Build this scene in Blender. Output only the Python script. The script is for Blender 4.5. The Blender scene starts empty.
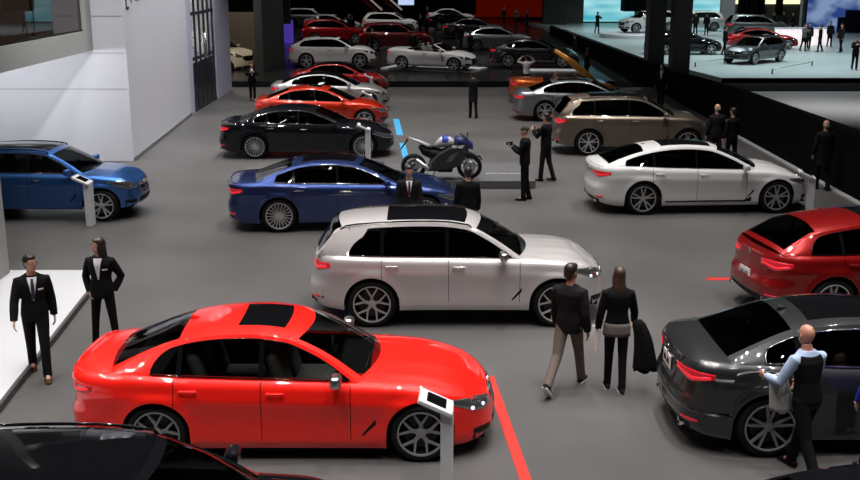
import bpy, bmesh, math, random
import numpy as np
from mathutils import Vector, Matrix, Euler
random.seed(7)
COL = bpy.context.scene.collection
PI = math.pi
# ------------------------------------------------------------------ camera constants
F_PX, PITCH, CAM_H = 1060.0, math.radians(14.45), 5.43
def ground(u, v, z=0.0):
    """where the sight line of a photo position meets the level z"""
    dx = (u-430)/F_PX; dz = -(v-240)/F_PX
    d = (dx, math.cos(PITCH)+dz*math.sin(PITCH), -math.sin(PITCH)+dz*math.cos(PITCH))
    t = (CAM_H-z)/-d[2]
    return Vector((d[0]*t, d[1]*t, z))
def at_depth(u, v, Y):
    dx = (u-430)/F_PX; dz = -(v-240)/F_PX
    d = (dx, math.cos(PITCH)+dz*math.sin(PITCH), -math.sin(PITCH)+dz*math.cos(PITCH))
    t = Y/d[1]
    return Vector((d[0]*t, Y, CAM_H+d[2]*t))
# ------------------------------------------------------------------ numeric helpers
def pchip(xs, ys, q):
    xs = np.asarray(xs, float); ys = np.asarray(ys, float); q = np.asarray(q, float)
    if xs[0] > xs[-1]: xs = xs[::-1]; ys = ys[::-1]
    if len(xs) == 2: return np.interp(q, xs, ys)
    h = np.diff(xs); d = np.diff(ys)/h
    m = np.zeros(len(xs))
    for i in range(1, len(xs)-1):
        if d[i-1]*d[i] > 0:
            w1 = 2*h[i]+h[i-1]; w2 = h[i]+2*h[i-1]
            m[i] = (w1+w2)/(w1/d[i-1]+w2/d[i])
    m[0] = d[0]; m[-1] = d[-1]
    q2 = np.clip(q, xs[0], xs[-1])
    i = np.clip(np.searchsorted(xs, q2)-1, 0, len(xs)-2)
    t = (q2-xs[i])/h[i]
    return ((2*t**3-3*t**2+1)*ys[i]+(t**3-2*t**2+t)*h[i]*m[i]+(-2*t**3+3*t**2)*ys[i+1]+(t**3-t**2)*h[i]*m[i+1])
def catmull(P, ts):
    """uniform catmull-rom through the rows of P at parameters ts (0..n-1)"""
    P = np.asarray(P, float); n = len(P)
    out = []
    for t in np.atleast_1d(ts):
        i = int(min(max(math.floor(t), 0), n-2)); f = t-i
        p1, p2 = P[i], P[i+1]
        p0 = P[i-1] if i > 0 else 2*p1-p2
        p3 = P[i+2] if i+2 < n else 2*p2-p1
        out.append(0.5*((2*p1)+(-p0+p2)*f+(2*p0-5*p1+4*p2-p3)*f*f+(-p0+3*p1-3*p2+p3)*f**3))
    return np.array(out)
# ------------------------------------------------------------------ materials
MATS = {}
def mat(name, col, rough=0.5, metal=0.0, coat=0.0, emit=None, es=0.0, noise=None, spec=0.5, coat_rough=0.03, bump=None):
    if name in MATS: return MATS[name]
    m = bpy.data.materials.new(name); m.use_nodes = True
    nt = m.node_tree; b = nt.nodes['Principled BSDF']
    b.inputs['Base Color'].default_value = (*col, 1)
    b.inputs['Roughness'].default_value = rough
    b.inputs['Metallic'].default_value = metal
    b.inputs['Specular IOR Level'].default_value = spec
    b.inputs['Coat Weight'].default_value = coat
    b.inputs['Coat Roughness'].default_value = coat_rough
    if emit:
        b.inputs['Emission Color'].default_value = (*emit, 1); b.inputs['Emission Strength'].default_value = es
    if noise:                       # (scale, strength): slight colour variation of the thing itself
        tc = nt.nodes.new('ShaderNodeTexCoord'); nz = nt.nodes.new('ShaderNodeTexNoise'); nz.inputs['Scale'].default_value = noise[0]
        nz.inputs['Detail'].default_value = 4
        mx = nt.nodes.new('ShaderNodeMix'); mx.data_type = 'RGBA'
        a = noise[1]
        mx.inputs[6].default_value = (*[c*(1-a) for c in col], 1); mx.inputs[7].default_value = (*[min(1, c*(1+a)) for c in col], 1)
        nt.links.new(tc.outputs['Object'], nz.inputs['Vector']); nt.links.new(nz.outputs['Fac'], mx.inputs[0]); nt.links.new(mx.outputs[2], b.inputs['Base Color'])
    if bump:
        tc = nt.nodes.new('ShaderNodeTexCoord'); nz = nt.nodes.new('ShaderNodeTexNoise'); nz.inputs['Scale'].default_value = bump[0]
        bp = nt.nodes.new('ShaderNodeBump'); bp.inputs['Strength'].default_value = bump[1]; bp.inputs['Distance'].default_value = .01
        nt.links.new(tc.outputs['Object'], nz.inputs['Vector']); nt.links.new(nz.outputs['Fac'], bp.inputs['Height']); nt.links.new(bp.outputs['Normal'], b.inputs['Normal'])
    MATS[name] = m
    return m
def glass_mat(name, tint, ior=1.5):
    if name in MATS: return MATS[name]
    m = bpy.data.materials.new(name); m.use_nodes = True; nt = m.node_tree; nt.nodes.clear()
    o = nt.nodes.new('ShaderNodeOutputMaterial'); mx = nt.nodes.new('ShaderNodeMixShader'); t = nt.nodes.new('ShaderNodeBsdfTransparent')
    g = nt.nodes.new('ShaderNodeBsdfGlossy'); fr = nt.nodes.new('ShaderNodeFresnel'); fr.inputs['IOR'].default_value = ior
    t.inputs['Color'].default_value = (*tint, 1); g.inputs['Roughness'].default_value = 0.02
    ge = nt.nodes.new('ShaderNodeNewGeometry'); iv = nt.nodes.new('ShaderNodeMath'); iv.operation = 'SUBTRACT'; iv.inputs[0].default_value = 1
    mu = nt.nodes.new('ShaderNodeMath'); mu.operation = 'MULTIPLY'
    nt.links.new(ge.outputs['Backfacing'], iv.inputs[1]); nt.links.new(iv.outputs[0], mu.inputs[0]); nt.links.new(fr.outputs[0], mu.inputs[1])
    nt.links.new(mu.outputs[0], mx.inputs[0]); nt.links.new(t.outputs[0], mx.inputs[1]); nt.links.new(g.outputs[0], mx.inputs[2]); nt.links.new(mx.outputs[0], o.inputs[0])
    MATS[name] = m
    return m
def paint(name, col, metal=0.0, rough=0.4):
    return mat('paint_'+name, col, rough, metal, coat=1.0, coat_rough=0.03, spec=.25 if max(col) > .02 else .0)
M_TRIM = mat('gloss_black_trim', (.004, .004, .005), .05)
M_PLASTIC = mat('black_plastic', (.007, .007, .007), .5, spec=.15)
M_CHROME = mat('chrome', (.75, .75, .76), .12, 1.0)
M_SATIN = mat('satin_aluminium', (.5, .5, .51), .3, 1.0)
M_TYRE = mat('tyre_rubber', (.008, .008, .008), .6, spec=.15)
M_RIM = mat('silver_rim', (.50, .50, .51), .3, .45)
M_RIMD = mat('dark_rim', (.07, .07, .075), .3, .8)
M_DISC = mat('brake_disc', (.02, .02, .02), .5, .2)
M_INT = mat('car_interior', (.012, .011, .011), .7, spec=.1)
M_INTG = mat('car_interior_grey', (.20, .19, .175), .6)
M_TAN = mat('tan_leather', (.22, .12, .06), .5)
M_GLASS = glass_mat('window_glass', (.30, .33, .32))
M_GLASSD = glass_mat('dark_window_glass', (.12, .125, .125))
M_RED = mat('tail_lamp_red', (.55, .008, .02), .12, coat=1, emit=(1, .02, .04), es=.12)
M_REDL = mat('tail_lamp_lit', (.8, .02, .03), .15, emit=(1, .03, .05), es=.5)
M_LAMP = mat('headlamp_clear', (.30, .32, .34), .08, .85, coat=1)
M_LAMPL = mat('headlamp_lit', (.9, .92, 1), .2, emit=(.9, .95, 1), es=1.3)
M_PLATE = mat('plate_white', (.75, .75, .74), .5)
M_INK = mat('black_ink', (.01, .01, .01), .6)
# ------------------------------------------------------------------ objects
def link(o, parent=None):
    COL.objects.link(o)
    if parent is not None: o.parent = parent
    return o
def mobj(name, verts, faces, m, parent=None, smooth=True, mats=None, fm=None):
    me = bpy.data.meshes.new(name)
    me.from_pydata([tuple(map(float, v)) for v in verts], [], [tuple(int(i) for i in f) for f in faces])
    for x in (mats or [m]): me.materials.append(x)
    if fm is not None: me.polygons.foreach_set('material_index', fm)
    if smooth: me.polygons.foreach_set('use_smooth', [True]*len(me.polygons))
    me.update()
    return link(bpy.data.objects.new(name, me), parent)
def empty(name, loc=(0, 0, 0), rz=0.0, label=None, cat=None, group=None):
    o = bpy.data.objects.new(name, None); link(o); o.location = loc; o.rotation_euler = (0, 0, rz); o.empty_display_size = .1
    return tag(o, label, cat, group)
def tag(o, label=None, cat=None, group=None, kind=None):
    if label: o['label'] = label
    if cat: o['category'] = cat
    if group: o['group'] = group
    if kind: o['kind'] = kind
    return o
class MB:
    """collects shapes into one mesh"""
    def __init__(s): s.v = []; s.f = []
    def add(s, v, f):
        n = len(s.v); s.v += [tuple(map(float, p)) for p in v]; s.f += [tuple(i+n for i in q) for q in f]; return s
    def box(s, c, d, rot=None, taper=1.0):
        x, y, z = d[0]/2, d[1]/2, d[2]/2
        P = [(-x, -y, -z), (x, -y, -z), (x, y, -z), (-x, y, -z), (-x*taper, -y*taper, z), (x*taper, -y*taper, z), (x*taper, y*taper, z), (-x*taper, y*taper, z)]
        if rot is not None:
            R = Euler(rot).to_matrix(); P = [R @ Vector(p) for p in P]
        P = [(p[0]+c[0], p[1]+c[1], p[2]+c[2]) for p in P]
        return s.add(P, [(0, 3, 2, 1), (4, 5, 6, 7), (0, 1, 5, 4), (1, 2, 6, 5), (2, 3, 7, 6), (3, 0, 4, 7)])
    def rbox(s, c, d, r=.02, rot=None, seg=2):
        bm = bmesh.new(); bmesh.ops.create_cube(bm, size=1)
        for v in bm.verts: v.co = Vector((v.co.x*d[0], v.co.y*d[1], v.co.z*d[2]))
        bmesh.ops.bevel(bm, geom=bm.edges[:]+bm.verts[:], offset=min(r, min(d)*.49), segments=seg, affect='EDGES', profile=.5)
        M = Matrix.Translation(c) @ (Euler(rot).to_matrix().to_4x4() if rot is not None else Matrix())
        bm.verts.index_update()
        V = [tuple(M @ v.co) for v in bm.verts]; Fs = [tuple(v.index for v in f.verts) for f in bm.faces]; bm.free()
        return s.add(V, Fs)
    def tube(s, pts, rad, n=8, cap=True, flat=1.0, up=(0, 0, 1)):
        pts = [Vector(p) for p in pts]; N = len(pts)
        rad = rad if hasattr(rad, '__len__') else [rad]*N
        V = []; Fs = []; prev = None
        for i, p in enumerate(pts):
            d = (pts[min(i+1, N-1)]-pts[max(i-1, 0)]).normalized()
            if prev is None:
                a = Vector(up).cross(d)
                if a.length < 1e-3: a = Vector((1, 0, 0)).cross(d)
                a.normalize()
            else:
                a = (prev-d*prev.dot(d)).normalized()
            prev = a; b = d.cross(a)
            for k in range(n):
                t = 2*PI*k/n; V.append(p+(a*math.cos(t)+b*math.sin(t)*flat)*rad[i])
        for i in range(N-1):
            for k in range(n): Fs.append((i*n+k, i*n+(k+1) % n, (i+1)*n+(k+1) % n, (i+1)*n+k))
        if cap: Fs.append(tuple(range(n))[::-1]); Fs.append(tuple((N-1)*n+k for k in range(n)))
        return s.add(V, Fs)
    def lathe(s, prof, n=32, axis='z', c=(0, 0, 0), closed=False):
        V = []; Fs = []
        for (r, h) in prof:
            for k in range(n):
                t = 2*PI*k/n; p = (r*math.cos(t), r*math.sin(t), h)
                if axis == 'y': p = (p[0], p[2], p[1])
                if axis == 'x': p = (p[2], p[0], p[1])
                V.append((p[0]+c[0], p[1]+c[1], p[2]+c[2]))
        m = len(prof)
        for i in range(m if closed else m-1):
            j = (i+1) % m
            for k in range(n): Fs.append((i*n+k, i*n+(k+1) % n, j*n+(k+1) % n, j*n+k))
        return s.add(V, Fs)
    def ball(s, c, r, n=12, m=8):
        r = r if hasattr(r, '__len__') else (r, r, r)
        V = []; Fs = []
        for i in range(1, m):
            a = PI*i/m
            for k in range(n):
                t = 2*PI*k/n; V.append((c[0]+r[0]*math.sin(a)*math.cos(t), c[1]+r[1]*math.sin(a)*math.sin(t), c[2]+r[2]*math.cos(a)))
        V.append((c[0], c[1], c[2]+r[2])); V.append((c[0], c[1], c[2]-r[2]))
        for i in range(m-2):
            for k in range(n): Fs.append((i*n+k, (i+1)*n+k, (i+1)*n+(k+1) % n, i*n+(k+1) % n))
        T = len(V)-2; B = T+1
        for k in range(n): Fs.append((T, k, (k+1) % n)); Fs.append((B, (m-2)*n+(k+1) % n, (m-2)*n+k))
        return s.add(V, Fs)
    def prism(s, poly, z0, z1, axis='z'):
        n = len(poly)
        def P(a, b, h): return (a, b, h) if axis == 'z' else ((a, h, b) if axis == 'y' else (h, a, b))
        V = [P(a, b, z0) for a, b in poly]+[P(a, b, z1) for a, b in poly]
        return s.add(V, [tuple(range(n))[::-1], tuple(range(n, 2*n))]+[(i, (i+1) % n, n+(i+1) % n, n+i) for i in range(n)])
    def grid(s, P, flip=False):
        """P: rows x cols of points"""
        R = len(P); C = len(P[0]); n = len(s.v)
        for row in P: s.v += [tuple(map(float, p)) for p in row]
        for i in range(R-1):
            for j in range(C-1):
                q = (n+i*C+j, n+i*C+j+1, n+(i+1)*C+j+1, n+(i+1)*C+j)
                s.f.append(q[::-1] if flip else q)
        return s
    def mirror(s):
        n = len(s.v); s.v += [(x, -y, z) for x, y, z in s.v]; s.f += [tuple(i+n for i in q[::-1]) for q in s.f]; return s
    def build(s, name, m, parent=None, smooth=True): 
        o = mobj(name, s.v, s.f, m, parent, smooth)
        return o
# ================================================================== CARS
def spec_sedan(**k):
    s = dict(WB=2.975, xn=2.36, xt=-2.58, hw=.934, r=.345, zs=.20,
        belt=[(-2.7, 1.0), (-2.4, 1.03), (-1.9, 1.045), (-1, 1.005), (0, .975), (.95, .945), (1.5, .90), (2.0, .80), (2.5, .66)],
        top=[(-2.7, 1.09), (-2.35, 1.125), (-2.05, 1.12), (1.25, 1.0), (1.6, .96), (1.95, .875), (2.3, .76)],
        C=[(1.22, .985), (.75, 1.215), (.28, 1.40), (0, 1.452), (-.38, 1.479), (-.85, 1.462), (-1.25, 1.392), (-1.65, 1.26), (-2.08, 1.105)],
        R=[(.98, .955, .815), (.52, 1.19, .715), (.12, 1.35, .635), (-.08, 1.39, .615), (-.42, 1.42, .60), (-.88, 1.40, .59), (-1.25, 1.335, .60), (-1.6, 1.215, .65), (-2.02, 1.05, .735)],
        ws=(.08, 1.97), rw=(6.0, 7.92), doors=(-1.27, -.30, .80), win=(-1.62, .86), pil=(-1.22, -.30), sun=(3.15, 4.35, .62), suv=False, door=4)
    s.update(k); return s
def spec_suv(**k):
    s = dict(WB=2.864, xn=2.25, xt=-2.46, hw=.945, r=.375, zs=.27,
        belt=[(-2.6, 1.06), (-2.2, 1.12), (-1.2, 1.10), (0, 1.085), (.95, 1.065), (1.5, 1.03), (1.95, .95), (2.4, .80)],
        top=[(-2.7, 1.13), (-2.3, 1.17), (1.2, 1.12), (1.6, 1.10), (1.9, 1.03), (2.2, .93)],
        C=[(1.18, 1.10), (.78, 1.34), (.36, 1.565), (.1, 1.63), (-.4, 1.668), (-1.2, 1.662), (-1.98, 1.59), (-2.16, 1.39), (-2.33, 1.15)],
        R=[(1.0, 1.07, .835), (.62, 1.31, .75), (.24, 1.50, .675), (.02, 1.555, .655), (-.42, 1.59, .645), (-1.2, 1.575, .63), (-1.88, 1.50, .62), (-2.08, 1.34, .67), (-2.27, 1.12, .74)],
        ws=(.08, 1.97), rw=(6.0, 7.9), doors=(-1.28, -.25, .85), win=(-1.93, .9), pil=(-1.27, -.27), sun=(2.9, 5.0, .68), suv=True, door=4)
    s.update(k); return s
def scale_spec(s, fx=1.0, dz=0.0, fz=1.0, hw=None):
    """stretch a body style along its length and height"""
    s = dict(s)
    for k in ('belt', 'top', 'C'): s[k] = [(x*fx, z*fz+dz) for x, z in s[k]]
    s['R'] = [(x*fx, z*fz+dz, y*((hw or s['hw'])/s['hw'])) for x, z, y in s['R']]
    for k in ('WB', 'xn', 'xt'): s[k] *= fx
    s['doors'] = tuple(x*fx for x in s['doors']); s['win'] = tuple(x*fx for x in s['win']); s['pil'] = tuple(x*fx for x in s['pil'])
    if hw: s['hw'] = hw
    return s

def ring_mesh(n, R, w):
    pass
def wheel(parent, x, side, s, y, res=2, style='double', rimmat=None, caliper=None):
    """side -1 = right of the car. thing part 'wheel' (tyre mesh) > rim, brake_disc"""
    r = s['r']; n = 40 if res > 1 else 20; w = .245
    rr = r*.77
    b = MB(); prof = [(rr-.005, -w/2+.02), (rr+.02, -w/2), (r-.03, -w/2), (r-.008, -w/2+.02), (r, -w/2+.06), (r, w/2-.06), (r-.008, w/2-.02), (r-.03, w/2), (rr+.02, w/2), (rr-.005, w/2-.02)]
    b.lathe(prof, n, 'y', closed=False)
    b.lathe([(rr-.004, side*w*.46), (rr-.02, side*w*.3), (rr-.03, -side*w*.1), (.02, -side*w*.12), (.02, -side*w*.2), (rr-.004, -side*w*.46)], n, 'y')
    o = b.build('wheel', M_TYRE, parent); o.location = (x, y, r)
    q = MB()
    yo = side*(w/2)          # outer face
    q.lathe([(rr+.004, yo-side*.012), (rr+.004, yo+side*.004), (rr-.014, yo+side*.004), (rr-.018, yo-side*.02)], n, 'y')
    def sp(a0, a1, r0, r1, w0, w1, d0, d1):
        """spoke: from angle/radius a0,r0 to a1,r1 half-widths w0,w1, offset depth d"""
        V = []
        for (a, R_, hw_, d) in ((a0, r0, w0, d0), (a1, r1, w1, d1)):
            c, sn = math.cos(a), math.sin(a)
            for e in (-1, 1):
                V.append((R_*c-e*hw_*sn, yo-side*d, R_*sn+e*hw_*c))
            for e in (1, -1):
                V.append((R_*c-e*hw_*.8*sn, yo-side*(d+.035), R_*sn+e*hw_*.8*c))
        q.add(V, [(0, 1, 5, 4), (1, 2, 6, 5), (2, 3, 7, 6), (3, 0, 4, 7), (0, 3, 2, 1), (4, 5, 6, 7)])
    if style == 'double':
        for k in range(5):
            a = 2*PI*k/5+PI/2
            for e in (-1, 1):
                sp(a+e*.10, a+e*.20, .05, rr-.008, .017, .013, .035, .006)
            sp(a-.08, a+.08, rr*.45, rr*.45+.001, .02, .02, .02, .02)
    elif style == 'y':
        for k in range(5):
            a = 2*PI*k/5+PI/2
            sp(a, a, .04, rr*.42, .026, .020, .035, .02)
            for e in (-1, 1):
                sp(a, a+e*.34, rr*.38, rr-.008, .017, .011, .02, .005)
    elif style == 'multi':
        for k in range(20):
            a = 2*PI*k/20
            sp(a, a+.04, .05, rr-.008, .009, .0075, .03, .006)
    else:
        for k in range(7):
            a = 2*PI*k/7; sp(a, a, .05, rr-.008, .022, .018, .03, .006)
    q.lathe([(0.001, yo-side*.018), (.035, yo-side*.018), (.058, yo-side*.028), (.06, yo-side*.08)], 16, 'y')
    q.build('rim', rimmat or M_RIM, o, smooth=False)
    d = MB(); d.lathe([(0.001, yo-side*.09), (rr*.74, yo-side*.09), (rr*.74, yo-side*.11), (.001, yo-side*.11)], 24, 'y')
    d.build('brake_disc', M_DISC, o, smooth=False)
    if res > 1:
        c = MB(); R1 = rr*.80; R0 = rr*.5; P = []
        for k in range(7):
            a = PI*.78+k*.1 if x > 0 else PI*.02+k*.1
            P.append((a))
        V = []
        for a in P:
            for (R_, yy) in ((R0, .065), (R1, .065), (R1, .115), (R0, .115)): V.append((R_*math.cos(a), yo-side*yy, R_*math.sin(a)))
        Fs = [(i*4+j, i*4+(j+1) % 4, (i+1)*4+(j+1) % 4, (i+1)*4+j) for i in range(6) for j in range(4)]+[(0, 1, 2, 3), (24, 25, 26, 27)]
        c.add(V, Fs); c.build('brake_caliper', caliper or M_PLASTIC, o, smooth=False)
    return o

def make_car(name, label, pos, rz, s, paintm, res=2, cat='car', roofm=None, rim='double', rimmat=None, glassm=None, sideglass=None,
             grille='kidney', plate=False, rails=None, sunroof=None, chrome_win=True, calip=None, interior=None, mirrorm=None, spoiler=False,
             cladding=False, exhaust=True, lamps_lit=False, open_top=False, trimm=None, gear=True):
    root = empty(name, pos, rz, label, cat)
    glassm = glassm or M_GLASS; sideglass = sideglass or glassm; interior = interior or M_INT; trimm = trimm or M_CHROME
    WB, xn, xt, hw, r, zs = (s[k] for k in ('WB', 'xn', 'xt', 'hw', 'r', 'zs'))
    Ra = r*s.get('arch', 1.10)+.018
    # ---- plan outline (front centre -> side -> rear centre)
    k = hw/.934
    fr = s.get('nose', 1.0)
    plan = [(xn, 0), (xn-.015*fr, .25*k), (xn-.06*fr, .48*k), (xn-.15*fr, .66*k), (xn-.30*fr, .79*k), (xn-.52*fr, .868*k), (WB/2, hw-.006), (WB/2-.6, hw-.006), (0, hw-.012), (-WB/2+.4, hw-.004), (-WB/2, hw), (xt+.62, hw-.022),
            (xt+.34, .858*k), (xt+.17, .76*k), (xt+.07, .60*k), (xt+.02, .34*k), (xt, 0)]
    plan = np.array(plan)
    ch = np.concatenate([[0], np.cumsum(np.hypot(*np.diff(plan, axis=0).T))])
    def PL(t): return np.stack([pchip(ch, plan[:, 0], t), pchip(ch, plan[:, 1], t)], -1)
    tt = np.linspace(0, ch[-1], 900); XY = PL(tt)
    xs_m = np.minimum.accumulate(XY[:, 0]-np.arange(900)*1e-7)
    def s_of_x(x): return np.interp(-np.asarray(x), -xs_m, tt)
    imax = int(np.argmax(XY[:, 1]))
    yfr = XY[:300, 1]
    def s_of_yf(y): return np.interp(y, XY[:300, 1], tt[:300])
    ent = XY[::-1][:300]; ttr = tt[::-1][:300]
    def s_of_yr(y): return np.interp(y, ent[:, 1], ttr)
    bx, bz = zip(*s['belt']); tx, tz = zip(*s['top'])
    def belt(x): return pchip(bx, bz, x)
    def topc(x): return pchip(tx, tz, x)
    lip = .05 if spoiler else .0
    SIN = ([0, .06, .15, .35, .6, .70, .74, .80, .9, .955, 1], [.06, .03, .018, .020, .008, 0, .002, .014, .026, .044, .085])
    FIN = ([0, .1, .3, .5, .7, .85, .95, 1], [.12, .04, .0, .012, .03, .06, .10, .15])
    RIN = ([0, .12, .3, .45, .6, .8, .93, 1], [.15, .05, .005, 0, .04, .055, .045-lip*.5, .09-lip])
    if s['suv']: RIN = ([0, .12, .3, .42, .55, .8, .93, 1], [.14, .04, .0, 0, .06, .085, .09, .12])
    def zsill(x): return zs+.06*np.clip((x-(xn-.5))/.5, 0, 1)**2+.10*np.clip(((xt+.6)-x)/.6, 0, 1)**1.5
    def surf(t, z, off=0.0):
        """point on the body side at outline parameter t and height z"""
        t = np.asarray(t, float); z = np.asarray(z, float)
        p = PL(t); e = 2e-3
        d = PL(np.clip(t+e, 0, ch[-1]))-PL(np.clip(t-e, 0, ch[-1])); L = np.hypot(d[..., 0], d[..., 1])+1e-12
        nx, ny = -d[..., 1]/L, d[..., 0]/L
        nx, ny = np.where(ny < 0, -nx, nx), np.where(ny < 0, -ny, ny)
        # orient outward
        sgn = np.where(nx*(p[..., 0])+ny*p[..., 1] < 0, -1, 1); nx, ny = nx*sgn, ny*sgn
        zz = belt(p[..., 0]); q = np.clip((z-zs)/(zz-zs), 0, 1)
        wf = np.clip(nx, 0, 1)**1.4; wr = np.clip(-nx, 0, 1)**1.4; ws = 1-np.clip(wf+wr, 0, 1)
        ins = ws*pchip(*SIN, q)+wf*pchip(*FIN, q)+wr*pchip(*RIN, q)
        for xa in (WB/2, -WB/2):
            dd = np.hypot(p[..., 0]-xa, z-r); ins = ins-ws*.02*np.exp(-((dd-Ra)/.07)**2)
        ins = ins-off
        return np.stack([p[..., 0]-nx*ins, p[..., 1]-ny*ins, z], -1)
    # ---- columns
    step = .05 if res > 1 else .11
    cols = list(np.arange(0, ch[-1], step))+[ch[-1]]
    for xa in (WB/2, -WB/2):
        for a in np.linspace(0, PI, 31 if res > 1 else 13): cols.append(float(s_of_x(xa+Ra*math.cos(a))))
        for e in (-1, 1): cols.append(float(s_of_x(xa+e*(Ra+.004))))
    d0, d1, d2 = s['doors']; gp = .0045
    edges = [d1, d2] if s['door'] == 2 else [d0, d1, d2]
    if res > 0:
        for e in edges: cols += [float(s_of_x(e-gp)), float(s_of_x(e+gp))]
    cols = np.array(sorted(cols)); keep = [0]
    for i in range(1, len(cols)):
        if cols[i]-cols[keep[-1]] > .0025: keep.append(i)
    cols = cols[keep]; cols[-1] = ch[-1]
    K = 18 if res > 1 else 9
    kq = np.linspace(0, 1, K+1)
    cx = PL(cols)[:, 0]
    zlow = zsill(cx).copy()
    for xa in (WB/2, -WB/2):
        dd = Ra**2-(cx-xa)**2; m_ = dd > 0
        side = PL(cols)[:, 1] > .6
        zc_ = r+np.sqrt(np.maximum(dd, 0)); zlow = np.where(m_ & side, np.maximum(zlow, zc_), zlow)
    ztop_ = belt(cx)
    Z = zlow[:, None]+(ztop_-zlow)[:, None]*kq[None, :]
    G = surf(np.repeat(cols[:, None], K+1, 1), Z)       # cols x rows x 3
    NC = len(cols)
    def reg_door(i, j):
        xm = (cx[i]+cx[i+1])/2
        if res == 0: return 'body'
        for e in edges:
            if abs(xm-e) < gp: return 'gap' if Z[i, j] > zs+.10 else 'body'
        if PL(cols[i])[1] < .6: return 'body'
        if Z[i, j] > zs+.085:
            if d1 < xm < d2: return 'front_door'
            if s['door'] == 4 and d0 < xm < d1: return 'rear_door'
        return 'clad' if (cladding and Z[i, j] < zs+.06) else 'body'
    groups = {}
    for i in range(NC-1):
        for j in range(K):
            g = reg_door(i, j)
            if g == 'gap': continue
            groups.setdefault(g, []).append((i, j))
    # ---- top surface
    V_ = 12 if res > 1 else 6
    vv = np.linspace(0, 1, V_+1)
    E = G[:, -1, :]
    xcl = np.clip(E[:, 0], xt+.45, xn-.62)
    T = np.zeros((NC, V_+1, 3))
    T[:, :, 0] = E[:, 0][:, None]+(xcl-E[:, 0])[:, None]*vv**1.0
    T[:, :, 1] = E[:, 1][:, None]*(1-vv)
    zc = topc(T[:, :, 0]); g_ = 1-(1-vv)**2.3
    T[:, :, 2] = E[:, 2][:, None]+(zc-E[:, 2][:, None])*g_[None, :]
    # hood creases
    for yc in (.30, .62):
        T[:, :, 2] += np.where(T[:, :, 0] > 1.0, .010*np.exp(-((T[:, :, 1]-yc*k)/.05)**2)*np.clip((T[:, :, 0]-.9)*2, 0, 1)*np.clip((xn-.25-T[:, :, 0])*3, 0, 1), 0)
    R_ = np.array([(x, y, z) for x, z, y in s['R']]); C_ = np.array([(x, 0, z) for x, z in s['C']])
    x_cowl = C_[0][0]; x_rb = C_[-1][0]
    gt = {'body': [], 'hood': [], 'trunk_lid': [], 'in': []}
    hx0, hx1 = R_[0][0]+.02, xn-.16
    for i in range(NC-1):
        for j in range(V_):
            c = (T[i, j]+T[i+1, j]+T[i+1, j+1]+T[i, j+1])/4
            yy = abs(c[1])
            if C_[-1][0]+(.10 if not open_top else 0) < c[0] < x_cowl-.14 and yy < hw-.16 and not (c[0] > R_[0][0]-.1 and yy > .62*k):
                if open_top or res > 1 or True:
                    gt['in'].append((i, j)); continue
            if c[0] > hx0-.05 and j >= 2 and c[0] > hx0: gt['hood'].append((i, j))
            elif c[0] < x_rb-.02 and yy < hw-.26 and not s['suv']: gt['trunk_lid'].append((i, j))
            else: gt['body'].append((i, j))
    # ---- greenhouse
    n_t = 8*(6 if res > 1 else 3)
    tq = np.linspace(0, 8, n_t+1)
    Rc = catmull(R_, tq); Cc = catmull(C_, tq)
    nv = 20 if res > 1 else 10
    vq = np.linspace(-1, 1, nv+1)
    sgnv = np.sign(vq); av = np.abs(vq)
    UP = np.zeros((n_t+1, nv+1, 3))
    UP[:, :, 0] = Cc[:, 0][:, None]+(Rc[:, 0]-Cc[:, 0])[:, None]*av**2
    UP[:, :, 1] = Rc[:, 1][:, None]*vq[None, :]
    UP[:, :, 2] = Cc[:, 2][:, None]+(Rc[:, 2]-Cc[:, 2])[:, None]*av**2.6
    def up_pt(t, v, off=0):
        Rp = catmull(R_, [t])[0]; Cp = catmull(C_, [t])[0]; a = abs(v)
        return np.array([Cp[0]+(Rp[0]-Cp[0])*a**2, Rp[1]*v, Cp[2]+(Rp[2]-Cp[2])*a**2.6+off])
    sun = sunroof if sunroof is not None else s['sun']
    B = MB(); ROOF = MB(); WS = MB(); RW = MB(); SR = MB()
    vlim = .90
    def up_patch(mb, t0, t1, va, vb, nt, nv_, off=0.0, both=False):
        ts = np.linspace(t0, t1, nt+1); vs = np.linspace(va, vb, nv_+1)
        P = [[up_pt(t, v, off) for v in vs] for t in ts]
        mb.grid(P, flip=False)
    w0, w1 = s['ws']; r0, r1 = s['rw']
    open_ = open_top
    nn = 3 if res > 1 else 1
    def frame(mb, t0, t1):
        """A-pillar strips beside a glass"""
        a = max(2, int((t1-t0)*(5 if res > 1 else 2)))
        for sg in (-1, 1): up_patch(mb, t0, t1, *((vlim, 1.0) if sg > 0 else (-1.0, -vlim)), a, 2)
    # windscreen zone
    up_patch(B, 0, w0, -1, 1, 1, nv); frame(B, w0, w1)
    up_patch(WS, w0, w1, -vlim, vlim, 10 if res > 1 else 4, nv)
    if not open_:
        hdr = ROOF if roofm else B
        so = sun
        if so:
            t0, t1, vw = so
            up_patch(hdr, w1, t0, -1, 1, 5*nn, nv); up_patch(hdr, t1, r0, -1, 1, 6*nn, nv)
            for sg in (-1, 1): up_patch(hdr, t0, t1, *((vw, 1.0) if sg > 0 else (-1.0, -vw)), 5*nn, 5)
            up_patch(SR, t0, t1, -vw, vw, 5*nn, 10, .003)
        else: up_patch(hdr, w1, r0, -1, 1, 12*nn, nv)
        frame(B, r0, r1); up_patch(RW, r0, r1, -vlim, vlim, 10 if res > 1 else 4, nv); up_patch(B, r1, 8, -1, 1, 1, nv)
    else:
        up_patch(B, w1, w1+.22, -1, 1, 1, nv)
    # side greenhouse
    xa, xc_ = R_[0][0], R_[-1][0]
    m = 70 if res > 1 else 28
    tf = np.linspace(0, 8, 400); Rf = catmull(R_, tf); o_ = np.argsort(Rf[:, 0])
    def rail(x): return np.interp(x, Rf[o_, 0], Rf[o_, 1]), np.interp(x, Rf[o_, 0], Rf[o_, 2])
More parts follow.
